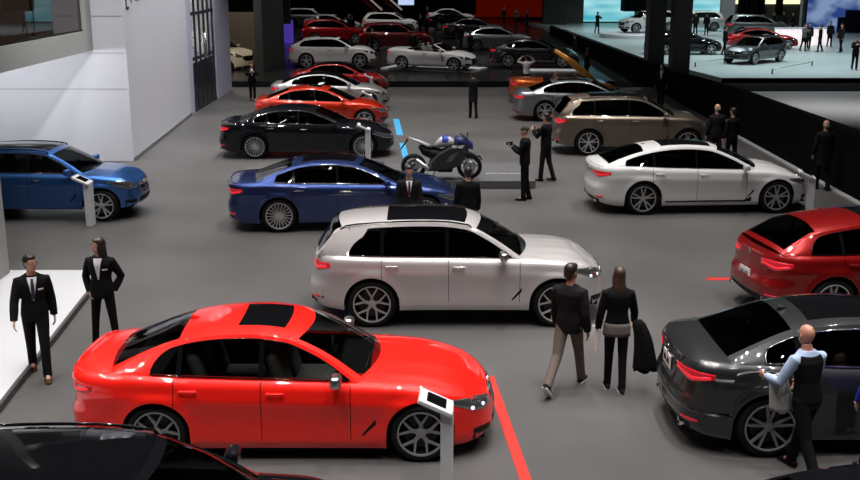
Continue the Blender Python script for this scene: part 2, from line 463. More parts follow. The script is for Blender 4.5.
    def eb(x):   # greenhouse base (y,z)
        e = surf(s_of_x(x), belt(x)); y = e[..., 1]-.012
        return y, belt(x)+.004
    def gside(x, z, off=0):
        yb, zb = eb(x); yr, zr = rail(x); f = np.clip((z-zb)/np.maximum(zr-zb, 1e-4), 0, 1)
        # blend base y near the ends toward the rail base
        y = yb+(yr-yb)*f+.030*f*(1-f)*np.clip((zr-zb)/.3, 0, 1)
        return np.array([x, y+off, z])
    wx0, wx1 = s['win']; p0, p1 = s['pil']
    side_cols = list(np.linspace(xc_+.01, xa-.01, m))
    pw = .028
    for e in (p0, p1): side_cols += [e-pw, e+pw]
    side_cols += [wx0, wx1]; side_cols = sorted(side_cols)
    sideB = MB(); pil = {}; wins = {}
    trimL = []; trimU = []
    def wlo(x): return eb(x)[1]+.022
    def whi(x):
        yr, zr = rail(x); e = .02; sl = (rail(x+e)[1]-rail(x-e)[1])/(2*e); ins = .042*math.sqrt(1+min(sl*sl, 4))
        h = zr-ins; b = wlo(x)
        full = h-b
        if x < wx0+.28: h = min(h, b+.30*math.sqrt(max(0, x-wx0)/.28))
        if x > wx1-.2: h = min(h, b+max(0, (wx1-x))/.2*.2+.02)
        return h
    if not open_:
        for a_, b_ in zip(side_cols[:-1], side_cols[1:]):
            if b_-a_ < 1e-4: continue
            xm = (a_+b_)/2
            def colpts(x, lo, hi, n): return [gside(x, z) for z in np.linspace(lo, hi, n+1)]
            za = (eb(a_)[1]-.02, rail(a_)[1]); zb_ = (eb(b_)[1]-.02, rail(b_)[1])
            inw = wx0 < xm < wx1 and whi(xm) > wlo(xm)+.004
            if not inw:
                sideB.grid([colpts(a_, za[0], max(za[1], za[0]+.001), 4), colpts(b_, zb_[0], max(zb_[1], zb_[0]+.001), 4)])
                continue
            la, lb = wlo(a_), wlo(b_); ha, hb = max(whi(a_), la), max(whi(b_), lb)
            sideB.grid([colpts(a_, za[0], la, 1), colpts(b_, zb_[0], lb, 1)])
            sideB.grid([colpts(a_, ha, max(za[1], ha), 2), colpts(b_, hb, max(zb_[1], hb), 2)])
            nm = None
            if abs(xm-p0) < pw: tgt = pil.setdefault(0, MB())
            elif abs(xm-p1) < pw: tgt = pil.setdefault(1, MB())
            else:
                nm = 'quarter_window' if (xm < p0) else ('rear_side_window' if xm < p1 else 'front_side_window')
                tgt = wins.setdefault(nm, MB())
            tgt.grid([colpts(a_, la, ha, 5), colpts(b_, lb, hb, 5)])
            trimL.append(gside(xm, (la+lb)/2, .004)); trimU.append(gside(xm, (ha+hb)/2, .004))
    # the left side has y>0: grid orientation handled by mirror
    sideB.mirror()
    for w_ in pil.values(): w_.mirror()
    for w_ in wins.values(): w_.mirror()
    # ---- assemble body mesh
    def put(mb, A, cells, mirror=True):
        idx = {}
        for (i, j) in cells:
            q = []
            for (a, b) in ((i, j), (i+1, j), (i+1, j+1), (i, j+1)):
                if (a, b) not in idx: idx[(a, b)] = len(mb.v); mb.v.append(tuple(A[a, b]))
                q.append(idx[(a, b)])
            mb.f.append(tuple(q))
        if mirror:
            idx2 = {}
            for (i, j) in cells:
                q = []
                for (a, b) in ((i, j+1), (i+1, j+1), (i+1, j), (i, j)):
                    if (a, b) not in idx2: idx2[(a, b)] = len(mb.v); p = A[a, b]; mb.v.append((p[0], -p[1], p[2]))
                    q.append(idx2[(a, b)])
                mb.f.append(tuple(q))
    put(B, G, groups.get('body', [])); put(B, T, gt['body'])
    B.add(sideB.v, sideB.f)
    def finish(mb, nm, m_, parent=root, weld=True, sm=True):
        if not mb.v: return None
        me = bpy.data.meshes.new(nm); me.from_pydata(mb.v, [], mb.f); me.materials.append(m_)
        if weld:
            bm = bmesh.new(); bm.from_mesh(me); bmesh.ops.remove_doubles(bm, verts=bm.verts, dist=.0015)
            bmesh.ops.recalc_face_normals(bm, faces=bm.faces); bm.to_mesh(me); bm.free()
        if sm: me.polygons.foreach_set('use_smooth', [True]*len(me.polygons))
        me.update(); return link(bpy.data.objects.new(nm, me), parent)
    finish(B, 'body', paintm)
    if ROOF.v: finish(ROOF, 'roof', roofm)
    if 'clad' in groups: c = MB(); put(c, G, groups['clad']); finish(c, 'sill_cladding', M_PLASTIC)
    h = MB(); put(h, T, gt['hood']); h.v = [(a, b, c_+.0015) for a, b, c_ in h.v]; hood = finish(h, 'hood', paintm)
    h = MB(); put(h, T, gt['trunk_lid']); finish(h, 'trunk_lid', paintm)
    doors = {}
    for dn in ('front_door', 'rear_door'):
        if dn in groups:
            for sg in (1, -1):
                A = G.copy(); A[:, :, 1] *= sg
                c = MB(); put(c, A, groups[dn], mirror=False); doors[(dn, sg)] = finish(c, dn, paintm)
    for nm, w_ in list(wins.items())+[('door_pillar', w_) for w_ in pil.values()]:
        n_ = len(w_.v)//2; nf = len(w_.f)//2
        for sg, V1, F1 in ((1, w_.v[:n_], w_.f[:nf]), (-1, w_.v[n_:], [tuple(i-n_ for i in f) for f in w_.f[nf:]])):
            c = MB(); c.v = list(V1); c.f = list(F1)
            finish(c, nm, sideglass if nm != 'door_pillar' else M_TRIM, (doors.get(('front_door' if nm[0] == 'f' else 'rear_door', sg)) or root) if nm in ('front_side_window', 'rear_side_window') else root)
    finish(WS, 'windscreen', glassm)
    finish(RW, 'rear_window', s.get('rearglass') or sideglass)
    if SR.v and not open_: finish(SR, 'sunroof', M_TRIM if not s.get('sunm') else s['sunm'])
    # inner shell: dark layer behind the seams, and the cabin
    low = max(1, NC//(60 if res > 1 else 40)); ii = list(range(0, NC, low))
    if ii[-1] != NC-1: ii.append(NC-1)
    sh = MB()
    shp = surf(np.repeat(cols[ii][:, None], 8, 1), zlow[ii][:, None]+.03+(ztop_[ii]-zlow[ii]-.10)[:, None]*np.linspace(0, 1, 8)[None, :], -.045)
    sh.grid(shp.tolist()).mirror()
    # floor pan
    flp = shp[:, 0, :].copy()
    # floor pan between the axles
    wy = hw-.33
    sh.box((0, 0, zs+.06), (xn-xt-.5, 2*wy, .10)); sh.box((0, 0, zs+.05), (WB-2*Ra-.06, 2*hw-.16, .06))
    sh.box(((xn-.25+WB/2+Ra)/2, 0, zs+.10), (xn-.25-WB/2-Ra, 2*wy+.3, .08)); sh.box(((xt+.25-WB/2-Ra)/2, 0, zs+.16), (-xt-.25-WB/2-Ra, 2*wy+.3, .08))
    # wheel wells
    for xa_ in (WB/2, -WB/2):
        P = []
        for a in np.linspace(-.05, PI+.05, 15 if res > 1 else 9):
            x_ = xa_+(Ra)*math.cos(a); z_ = r+Ra*math.sin(a); z_ = max(z_, zs)
            yo = float(surf(s_of_x(x_), z_)[1])-.004
            P.append([(x_, yo, z_), (x_, wy, z_)])
        sh.grid(P); sh.v_mark = 0
        n0 = len(sh.v); 
        sh.grid([[(a, -b, c) for a, b, c in row] for row in P])
        for sg in (1, -1):
            P2 = [[(xa_+Ra*math.cos(a), sg*wy, r+Ra*math.sin(a)) for a in np.linspace(0, PI, 12)], [(xa_+Ra*math.cos(a), sg*wy, zs) for a in np.linspace(0, PI, 12)]]
            sh.grid(P2)
    sh.build('underbody', M_PLASTIC, root)
    cb = MB()
    zt = float(belt(0))
    xA, xB = x_cowl-.15, x_rb+.12
    cb.box(((xA+xB)/2, 0, .47), (xA-xB, 2*hw-.24, .04)); 
    xS = max(xB, xt+.75)
    for sg in (1, -1): cb.box(((xA-.1+xS)/2, sg*(hw-.15), (zt+.45)/2), (xA-.1-xS, .04, zt-.50))
    cb.rbox((xA-.17, 0, zt-.16), (.42, 2*hw-.36, .26), .06)                 # dashboard
    cb.box((xB+.25, 0, zt-.05), (.45, 2*hw-.40, .06))                       # parcel shelf
    cb.build('cabin', M_INT, root, smooth=False)
    if res >= 1:
        rows = [(.05, 2), (-.85, 2)] if not open_ else [(-.15, 2)]
        for (sx, n_) in rows:
            for yy in (.36, -.36):
                q = MB()
                q.rbox((sx+.12, yy, zt-.40), (.52, .50, .16), .05)
                q.rbox((sx-.20, yy, zt-.06), (.15, .48, .60), .06, rot=(0, -.28, 0))
                q.rbox((sx-.31, yy, zt+.28), (.09, .25, .17), .04, rot=(0, -.2, 0))
                q.build('seat', interior, root)
        q = MB(); cxs = xA-.46
        ring = [(cxs-.08*math.cos(a)*.4, .36+.18*math.sin(a), zt-.06+.18*math.cos(a)) for a in np.linspace(0, 2*PI, 17)]
        q.tube(ring, .015, 6, cap=False); q.box((cxs, .36, zt-.06), (.03, .30, .05)); q.build('steering_wheel', M_PLASTIC, root)
    # ---- trim, lamps and small parts built on the surface
    def patch(stations, off, rows_=3, both=True, nm='lamp', m_=M_RED, parent=root, thick=.012):
        """stations: (t, zlo, zhi); follows the body surface"""
        st = np.array(stations, float)
        nn_ = max(2, (4 if res > 1 else 2)*(len(st)-1))
        ts = np.linspace(0, len(st)-1, nn_+1); S = np.stack([np.interp(ts, range(len(st)), st[:, c]) for c in range(3)], -1)
        P = surf(np.repeat(S[:, 0:1], rows_+1, 1), S[:, 1:2]+(S[:, 2:3]-S[:, 1:2])*np.linspace(0, 1, rows_+1)[None, :], off)
        Q = surf(np.repeat(S[:, 0:1], rows_+1, 1), S[:, 1:2]+(S[:, 2:3]-S[:, 1:2])*np.linspace(0, 1, rows_+1)[None, :], off-thick)
        def mk():
            mb = MB(); mb.grid(P.tolist())
            bd = [(i, 0) for i in range(nn_+1)]+[(nn_, j) for j in range(1, rows_+1)]+[(i, rows_) for i in range(nn_-1, -1, -1)]+[(0, j) for j in range(rows_-1, 0, -1)]
            ring1 = [P[i, j] for i, j in bd]; ring2 = [Q[i, j] for i, j in bd]
            ring1.append(ring1[0]); ring2.append(ring2[0]); mb.grid([ring1, ring2]); return mb
        out = []
        mb = mk()
        if both == 'join': mb.mirror(); return [finish(mb, nm, m_, parent)]
        out.append(finish(mb, nm, m_, parent))
        if both:
            mb2 = MB(); mb2.v = [(a, -b, c) for a, b, c in mb.v]; mb2.f = [f[::-1] for f in mb.f]; out.append(finish(mb2, nm, m_, parent))
        return out
    zf = float(belt(xn)); zfm = float(belt(xn-.35)); zr_ = float(belt(xt))
    # headlamps
    tA = float(s_of_yf(.42*k)); tB = float(s_of_x(xn-.62))
    tM = tA+(tB-tA)*.45
    hl = patch([(tA, zf-.125, zf-.035), (tM, zf-.115, zfm-.05), (tB, zfm-.06, zfm-.035)], .006, 4, True, 'headlamp', M_LAMP)
    if res >= 1:
        for h_, sg in zip(hl, (1, -1)):
            q = MB()
            for f_ in (.30, .55):
                t_ = tA+(tB-tA)*f_; p = surf(t_, zf-.075+.02*f_, .010); p2 = surf(t_, zf-.075+.02*f_, -.01)
                d = Vector(p-p2).normalized(); a = d.orthogonal().normalized(); b = d.cross(a)
                ring = [tuple(Vector(p)+(a*math.cos(x)+b*math.sin(x))*.019) for x in np.linspace(0, 2*PI, 13)]
                q.tube([(u[0], u[1]*sg, u[2]) for u in ring], .005, 5, cap=False)
            q.build('lamp_ring', M_LAMPL if lamps_lit else M_CHROME, h_)
    # grille + intakes
    if grille == 'kidney':
        ya, yb = .03, .30*k
        kz0, kz1 = (zf-.24, zf-.03) if not s['suv'] else (zf-.28, zf-.05)
        g1 = patch([(float(s_of_yf(ya)), kz0+.02, kz1), (float(s_of_yf((ya+yb)/2)), kz0, kz1), (float(s_of_yf(yb)), kz0+.05, kz1-.015)], .008, 3, True, 'grille', M_TRIM)
        for g_o, sg in zip(g1, (1, -1)):
            q = MB()
            rim_ = [(float(s_of_yf(ya)), kz0+.02), (float(s_of_yf((ya+yb)/2)), kz0), (float(s_of_yf(yb)), kz0+.05), (float(s_of_yf(yb)), kz1-.015), (float(s_of_yf((ya+yb)/2)), kz1), (float(s_of_yf(ya)), kz1), (float(s_of_yf(ya)), kz0+.02)]
            P = [surf(a, b, .012) for a, b in rim_]; q.tube([(p[0], p[1]*sg, p[2]) for p in P], .010, 6, cap=False)
            for f_ in np.linspace(.15, .85, 6):
                t_ = float(s_of_yf(ya+(yb-ya)*f_)); P = [surf(t_, z_, .011) for z_ in (kz0+.03, kz1-.02)]; q.tube([(p[0], p[1]*sg, p[2]) for p in P], .005, 5)
            q.build('grille_frame', trimm, g_o)
    elif grille == 'wide':
        patch([(0.0, zf-.30, zf-.06), (float(s_of_yf(.30)), zf-.29, zf-.07), (float(s_of_yf(.42*k)), zf-.20, zf-.09)], .008, 3, 'join', 'grille', M_TRIM)
        q = MB(); p = surf(0.0, zf-.17, .016); q.lathe([(.001, 0), (.05, 0), (.06, .006)], 16, 'x', c=(p[0], 0, p[2])); q.tube([surf(float(s_of_yf(y)), zf-.18, .014) for y in (.36, .2, .07)], .008, 6); q.mirror(); q.build('badge', M_CHROME, root)
    patch([(0.0, zs+.09, zs+.20), (float(s_of_yf(.40*k)), zs+.09, zs+.21)], .004, 2, 'join', 'lower_grille', M_PLASTIC)
    patch([(float(s_of_yf(.52*k)), zs+.09, zs+.18), (float(s_of_yf(.72*k)), zs+.11, zs+.20), (float(s_of_x(xn-.27)), zs+.15, zs+.19)], .004, 2, True, 'air_intake', M_PLASTIC)
    # tail lamps
    if s['suv']:
        tz0, tz1 = zr_-.22, zr_-.06
    else: tz0, tz1 = zr_-.21, zr_-.07
    tC = float(s_of_yr(.36*k)); tD = float(s_of_x(xt+.38)); tN = tD+(tC-tD)*.45
    patch([(tD, (tz0+tz1)/2+.0, tz1-.01), (tN, tz0, tz1), (tC, tz0+.05, tz1-.015)], .007, 4, True, 'tail_lamp', M_RED)
    patch([(tD+.05, (tz0+tz1)/2-.0, (tz0+tz1)/2+.028), (tN, (tz0+tz1)/2-.045, (tz0+tz1)/2-.01), (tC-.03, (tz0+tz1)/2-.0, (tz0+tz1)/2+.02)], .013, 2, True, 'lamp_strip', M_REDL)
    if res >= 1:
        patch([(float(s_of_x(xt+.22)), zs+.18, zs+.215), (float(s_of_yr(.60*k)), zs+.18, zs+.215)], .005, 1, True, 'reflector', M_RED)
        patch([(ch[-1]-.0, zs+.03, zs+.15), (float(s_of_yr(.45*k)), zs+.03, zs+.16), (float(s_of_yr(.72*k)), zs+.06, zs+.14)][::-1], .004, 2, 'join', 'diffuser', M_PLASTIC)
        # number plate and badge
        zp = .52*(zr_-zs)+zs-.02 if s['suv'] else zr_-.20
        px_ = float(surf(ch[-1], zp, .008)[0])
        if plate:
            q = MB(); q.rbox((px_-.002, 0, zp), (.012, .36, .17), .004); pl = q.build('number_plate', M_PLATE, root, False)
            q = MB()
            for yy in (-.10, -.06, -.02, .05, .09, .13): q.box((px_-.010, yy, zp-.005), (.004, .022, .06))
            q.box((px_-.010, .015, zp-.037), (.004, .25, .006))
            q.build('plate_characters', M_INK, pl, False)
        pb = surf(ch[-1], zr_-.06, .006)
        q = MB(); q.lathe([(.001, -.004), (.038, -.004), (.041, 0), (.041, .006)], 20, 'x', c=(pb[0], 0, pb[2])); q.build('badge', M_CHROME, root)
        if exhaust:
            for sg in (1, -1):
                p = surf(float(s_of_yr(.56*k)), zs+.10, 0)
                q = MB(); q.lathe([(.055, .03), (.055, -.03), (.045, -.03), (.045, .03)], 16, 'x', c=(p[0], sg*p[1], zs+.10)); q.build('exhaust_tip', M_CHROME, root)
    # windows: bright line
    if not open_ and trimL:
        for sg in (1, -1):
            q = MB(); lp = list(trimL)+list(trimU)[::-1]+[trimL[0]]; q.tube([(p[0], p[1]*sg, p[2]) for p in lp], .007, 5, cap=False); q.build('window_trim', trimm if chrome_win else M_TRIM, root)
    # door handles
    for (dn, sg), d in doors.items():
        hx = (d1+.16 if dn[0] == 'f' else d0+.16); zh = float(belt(hx))-.115
        p = surf(float(s_of_x(hx)), zh, .03); q = MB()
        q.rbox((hx, sg*p[1], zh), (.20, .022, .026), .010); q.box((hx-.08, sg*(p[1]-.015), zh), (.02, .03, .018)); q.box((hx+.08, sg*(p[1]-.015), zh), (.02, .03, .018))
        q.build('door_handle', trimm if chrome_win else paintm, d)
    # mirrors
    for sg in (1, -1):
        mx = R_[0][0]-.26; yb_, zb2 = eb(mx); yb_ = float(yb_); zb2 = float(zb2)
        q = MB(); q.tube([(mx+.02, sg*(yb_-.01), zb2+.02), (mx+.02, sg*(yb_+.08), zb2+.04)], .022, 6); foot = q
        q.rbox((mx+.01, sg*(yb_+.165), zb2+.085), (.13, .22, .135), .045, seg=3)
        q.build('wing_mirror', mirrorm or paintm, root)
    # side gill
    if gear and res > 1:
        xg = WB/2-Ra-.12
        patch([(float(s_of_x(xg)), zs+.31, zs+.37), (float(s_of_x(xg-.15)), zs+.16, zs+.19)], .004, 1, True, 'fender_vent', M_PLASTIC)
    if s.get('skirt'):
        patch([(float(s_of_x(d2+.12)), zs+.10, zs+.20), (float(s_of_x(d2-.06)), zs+.08, zs+.12), (float(s_of_x(d0-.02)), zs+.09, zs+.115)], .006, 1, True, 'skirt_blade', M_TRIM)
    # roof rails
    if rails is not None:
        for sg in (1, -1):
            P = [up_pt(t, sg*.97, .028) for t in np.linspace(2.2, 6.1, 20)]; P[0][2] -= .03; P[-1][2] -= .03
            q = MB(); q.tube(P, .014, 6); q.build('roof_rail', rails, root)
    if gear and not open_ and res > 0 and not s['suv']:
        p = up_pt(5.75, 0); q = MB(); q.prism([(p[0]-.09, p[2]-.01), (p[0]+.07, p[2]-.01), (p[0]-.06, p[2]+.05)], -.012, .012, 'y'); q.build('roof_antenna', paintm, root)
    if spoiler:
        q = MB(); P = [surf(t_, float(belt(xt))+.012, -.05)+np.array([0, 0, .02]) for t_ in np.linspace(float(s_of_yr(.78*k)), ch[-1], 12)]
        q.tube(P, .022, 6, flat=.5); q.mirror(); q.build('spoiler', paintm, root)
    # windscreen wipers
    if res > 1:
        q = MB()
        for (va, vb) in ((-.75, -.05), (-.1, .6)):
            q.tube([up_pt(.12+.35*f_*(1-f_)+.12*f_, va+(vb-va)*f_, .012) for f_ in np.linspace(0, 1, 8)], .006, 5)
        q.build('wiper', M_PLASTIC, root)
    # wheels
    for xa_ in (WB/2, -WB/2):
        for sg in (1, -1): wheel(root, xa_, sg, s, sg*(hw-.135), res, rim, rimmat, calip)
    return root
# ================================================================== PEOPLE
SKIN = mat('skin', (.50, .27, .19), .5)
SKIN2 = mat('skin_tan', (.33, .17, .11), .5)
HAIR = mat('dark_hair', (.012, .009, .008), .45)
HAIRB = mat('brown_hair', (.05, .025, .015), .5)
HAIRG = mat('grey_hair', (.28, .27, .26), .6)
CL = dict(black=(.007, .007, .008), navy=(.012, .014, .028), dark=(.013, .012, .013), grey=(.12, .115, .11), taupe=(.13, .105, .09), white=(.62, .62, .64), blue=(.36, .45, .62), brown=(.06, .035, .022), maroon=(.12, .02, .03), denim=(.03, .04, .07), tan=(.3, .2, .12), strongblue=(.03, .04, .45))
def cloth(n): return mat('cloth_'+n, CL[n], .85, noise=(18, .15), spec=.08)
def remesh(name, mb, voxel, m, parent, smooth=3, fn=None, mats=None):
    me = bpy.data.meshes.new(name+'_raw'); me.from_pydata(mb.v, [], mb.f); me.update()
    bm = bmesh.new(); bm.from_mesh(me); bmesh.ops.recalc_face_normals(bm, faces=bm.faces); bm.to_mesh(me); bm.free()
    t = bpy.data.objects.new(name+'_raw', me); COL.objects.link(t)
    a = t.modifiers.new('r', 'REMESH'); a.mode = 'VOXEL'; a.voxel_size = voxel; a.use_smooth_shade = True
    b = t.modifiers.new('s', 'SMOOTH'); b.factor = .5; b.iterations = smooth
    dg = bpy.context.evaluated_depsgraph_get(); dg.update()
    out = bpy.data.meshes.new_from_object(t.evaluated_get(dg)); out.name = name
    bpy.data.objects.remove(t); bpy.data.meshes.remove(me)
    out.materials.clear()
    for x in (mats or [m]): out.materials.append(x)
    if fn:
        for p in out.polygons: p.material_index = fn(p.center)
    else: out.polygons.foreach_set('material_index', [0]*len(out.polygons))
    out.polygons.foreach_set('use_smooth', [True]*len(out.polygons))
    return link(bpy.data.objects.new(name, out), parent)
def rings(mb, rs, n=20):
    """rs: (centre Vector, rx, ry, fwd angle) closed loft"""
    V = []; Fs = []
    for (c, rx, ry) in rs:
        for k in range(n):
            t = 2*PI*k/n; ct, st = math.cos(t), math.sin(t)
            e = .85
            V.append((c[0]+rx*math.copysign(abs(ct)**e, ct), c[1]+ry*math.copysign(abs(st)**e, st), c[2]))
    for i in range(len(rs)-1):
        for k in range(n): Fs.append((i*n+k, i*n+(k+1) % n, (i+1)*n+(k+1) % n, (i+1)*n+k))
    Fs.append(tuple(range(n))[::-1]); Fs.append(tuple((len(rs)-1)*n+k for k in range(n)))
    mb.add(V, Fs)
def person(label, pos, face, h=1.75, top='dark', bottom='dark', shoes='black', skin=None, hair='short', hairm=None, female=False, res=1,
           lean=0, legs=((8, 4), (-8, 10)), arms=((5, 8, 15, 0), (5, 8, 15, 0)), turn=0, nod=0, style='jacket', shirt=None, tie=None, tag_=False, group=None,
           hem=.82, vest=None, glasses=False, spread=.0, name='person'):
    skin = skin or SKIN; hairm = hairm or HAIR
    k = h/1.75
    root = empty(name, pos, math.radians(face), label, 'person', group)
    vox = {2: .0085, 1: .014, 0: .026}[res]
    la = math.radians(lean)
    hipz = .0
    # legs
    TH, SH = .43, .42
    feet = []; L = []
    hw_ = .085
    for sgn, (a, b) in zip((1, -1), legs):
        a1 = math.radians(a); a2 = math.radians(a-b)
        hip = Vector((0, sgn*hw_, 0)); sp = math.radians(spread)
        knee = hip+Vector((math.sin(a1)*math.cos(sp), sgn*math.sin(sp), -math.cos(a1)*math.cos(sp)))*TH
        ank = knee+Vector((math.sin(a2)*math.cos(sp), sgn*math.sin(sp)*.8, -math.cos(a2)*math.cos(sp)))*SH
        L.append([hip, knee, ank, a2])
    low = min(l[2].z for l in L)-.085
    base = -low     # pelvis height
    for l in L:
        for i in range(3): l[i] = l[i]+Vector((0, 0, base))
    pel = Vector((0, 0, base))
    def T(x, y, z):  # torso frame (z above the pelvis), leaned
        return Vector((pel.x+x*math.cos(la)+z*math.sin(la), y, pel.z+z*math.cos(la)-x*math.sin(la)))
    S = .94 if female else 1.0
    sw = .175*S
    body = MB(); jk = MB(); tr = MB()
    # torso rings: (z, depth, width) of the bare body
    TR = [(-.10, .085, .12), (0, .10, .155*(1.03 if female else 1)), (.10, .095, .14*S), (.20, .09, .125*S), (.32, .10, .15*S), (.42, .105, .165*S), (.48, .09, .15*S), (.52, .065, .09), (.56, .052, .056)]
    def TRq(z, inf):
        zs_ = [t[0] for t in TR]; return float(np.interp(z, zs_, [t[1] for t in TR]))+inf, float(np.interp(z, zs_, [t[2] for t in TR]))+inf
    rings(body, [(T(0, 0, z), d*.9, w*.9) for z, d, w in TR])
    # neck + head
    nk = T(.0, 0, .53); ht = T(.02, 0, .69)
    body.tube([nk-Vector((0, 0, .03)), T(.012, 0, .60)], [.062, .054], 12)
    Rh = Matrix.Rotation(math.radians(turn), 4, 'Z') @ Matrix.Rotation(math.radians(nod), 4, 'Y')
    def Hh(p): return ht+(Rh @ Vector(p))
    def hball(mb, c, r, n=16, m=10):
        t = MB().ball(c, r, n, m); mb.add([Hh(v) for v in t.v], t.f)
    hball(body, (-.008, 0, .02), (.094, .074, .098)); hball(body, (.022, 0, -.045), (.066, .056, .068)); hball(body, (.088, 0, -.012), (.018, .013, .024), 8, 6); hball(body, (.05, 0, -.088), (.03, .03, .022), 8, 6)
    for s_ in (1, -1): hball(body, (-.005, s_*.074, -.008), (.018, .010, .030), 8, 6)
    hball(body, (.078, 0, -.052), (.014, .024, .010), 8, 6)
    # arms
    AR = []
    for sgn, (sg_, ab, el, inn) in zip((1, -1), arms):
        a, c_, e, i_ = map(math.radians, (sg_, ab, el, inn))
        sh = T(-.005, sgn*sw, .45)
        du = Vector((math.sin(a)*math.cos(c_), sgn*math.sin(c_), -math.cos(a)*math.cos(c_)))
        df = Vector((math.sin(a+e)*math.cos(i_), -sgn*math.sin(i_)+sgn*math.sin(c_)*.4, -math.cos(a+e)*math.cos(i_))).normalized()
        elb = sh+du*.29; wr = elb+df*.25
        AR.append((sh, elb, wr, df, sgn))
        body.tube([T(0, sgn*.08, .46), sh, sh+du*.12, elb, elb+df*.08, wr], [.045, .047, .042, .034, .034, .024], 10)
        # hand
        n_ = Vector((0, -sgn, 0)); n_ = (n_-df*n_.dot(df)); n_ = n_.normalized() if n_.length > .1 else Vector((1, 0, 0)); ac = df.cross(n_)*sgn
        if ac.x < 0 and abs(df.z) > .5: ac = -ac
        pc = wr+df*.045
        t = MB().ball((0, 0, 0), (.045, .040, .016), 10, 8)
        body.add([pc+df*v[0]+ac*v[1]+n_*v[2] for v in t.v], t.f)
        if res >= 1:
            for q, (o_, ln) in enumerate(((.030, .068), (.010, .078), (-.010, .072), (-.029, .056))):
                p0 = wr+df*.075+ac*o_; p1 = p0+(df*.9+n_*.35)*ln*.5; p2 = p1+(df*.6+n_*.8).normalized()*ln*.5
                body.tube([p0, p1, p2], [.0105, .0095, .008] if res == 2 else [.012, .011, .010], 6)
            p0 = wr+df*.025+ac*.03; body.tube([p0, p0+(df*.5+ac*.8).normalized()*.035, p0+(df*.9+ac*.55+n_*.3).normalized()*.062], [.013, .011, .009], 6)
    for l in L:
        hip, knee, ank, a2 = l
        body.tube([hip, (hip+knee)/2, knee, knee.lerp(ank, .35), ank], [.078, .068, .05, .046, .032], 10)
        body.tube([ank, ank+Vector((.10, 0, -.05))], [.035, .03], 8)
    bo = remesh('body', body, vox, skin, root, 2)
    # garments
    inf = {'jacket': .028, 'coat': .034, 'shirt': .016, 'sweater': .02}[style]
    jr = []
    hz = {'jacket': -.10, 'coat': -.32, 'shirt': -.02, 'sweater': -.05}[style] if hem == .82 else hem-.95
    for z in (hz, hz*.5, .05, .12, .20, .32, .42, .475, .505, .53):
        d, w = TRq(max(z, -.1), inf)
        if z < 0: d += .015*(-z)/.1*.6; w += .012*(-z)/.1*.6
        if z > .47: d -= .006; w -= .004
        jr.append((T(0, 0, z), d, w))
    rings(jk, jr)
    for sh, elb, wr, df, sgn in AR:
        du = (elb-sh).normalized(); e_ = inf*.75
        if vest: continue
        wr2 = wr-df*.01
        jk.tube([T(-.01, sgn*.03, .52), T(-.01, sgn*.10, .478), T(-.005, sgn*sw*.95, .445)], [.05, .052, .06], 10)
        jk.tube([T(0, sgn*.09, .45), sh, sh+du*.12, elb, elb+df*.10, wr2], [.055+e_, .050+e_, .046+e_, .038+e_, .038+e_, .030+e_*.9], 12)
    jo = remesh('vest' if vest else style, jk, vox*1.15, cloth(vest or top), root, 3)
    if vest:
        sv = MB(); rings(sv, [(T(0, 0, z), TRq(z, .012)[0], TRq(z, .012)[1]) for z in (.0, .2, .42, .50, .54)])
        for sh, elb, wr, df, sgn in AR:
            du = (elb-sh).normalized()
            sv.tube([T(0, sgn*.09, .45), sh, sh+du*.12, elb, elb+df*.10, wr-df*.02], [.06, .064, .062, .054, .05, .04], 12)
        remesh('shirt', sv, vox*1.15, cloth(top), root, 2)
    for l in L:
        hip, knee, ank, a2 = l
        f_ = .90 if female else 1.0
        tr.tube([hip+Vector((0, 0, .03)), hip, (hip+knee)/2, knee, knee.lerp(ank, .4), ank+(ank-knee).normalized()*.035], [.09, .095*f_, .083*f_, .068*f_, .062*f_, .060*(.82 if female else 1)], 12)
    rings(tr, [(T(0, 0, z), TRq(z, .012)[0], TRq(z, .014)[1]) for z in (-.10, -.03, .02, .09, .13)])
    remesh('trousers', tr, vox*1.15, cloth(bottom), root, 3)
    for l, sgn in zip(L, (1, -1)):
        ank, a2 = l[2], l[3]
        tip = min(0.9, max(0, -a2*1.0)); lowz = ank.z-.085
        pit = tip if lowz > .02 else 0
        q = MB(); M_ = Matrix.Translation(ank) @ Matrix.Rotation(pit, 4, 'Y')
        pr = [(-.075, .030, .035, -.052), (-.03, .040, .045, -.045), (.04, .045, .035, -.050), (.12, .050, .026, -.060), (.17, .040, .02, -.064), (.19, .015, .012, -.07)]
        V = []; Fs = []
        for (x, w, hh, zc) in pr:
            for kk in range(10):
                t = 2*PI*kk/10; z = zc+hh*math.sin(t); z = max(z, -.084); V.append(M_ @ Vector((x, w*math.cos(t), z)))
        for i in range(len(pr)-1):
            for kk in range(10): Fs.append((i*10+kk, i*10+(kk+1) % 10, (i+1)*10+(kk+1) % 10, (i+1)*10+kk))
        Fs.append(tuple(range(10))[::-1]); Fs.append(tuple(len(V)-10+i for i in range(10)))
        q.add(V, Fs); sh_o = q.build('shoe', cloth(shoes), root)
        if shoes == 'dark' and res == 2:
            q = MB(); V2 = [M_ @ Vector((x, w*s2*1.04, -.085+z2)) for (x, w, hh, zc) in pr for s2 in (-1, 1) for z2 in (0, .018)]
            Fs = []
            for i in range(len(pr)-1):
                a_ = i*4; b_ = a_+4; Fs += [(a_, a_+1, b_+1, b_), (a_+2, b_+2, b_+3, a_+3), (a_+1, a_+3, b_+3, b_+1), (a_, b_, b_+2, a_+2)]
            Fs += [(0, 2, 3, 1), (len(V2)-4, len(V2)-3, len(V2)-1, len(V2)-2)]
            q.add(V2, Fs); q.build('sole', cloth('white'), sh_o, False)
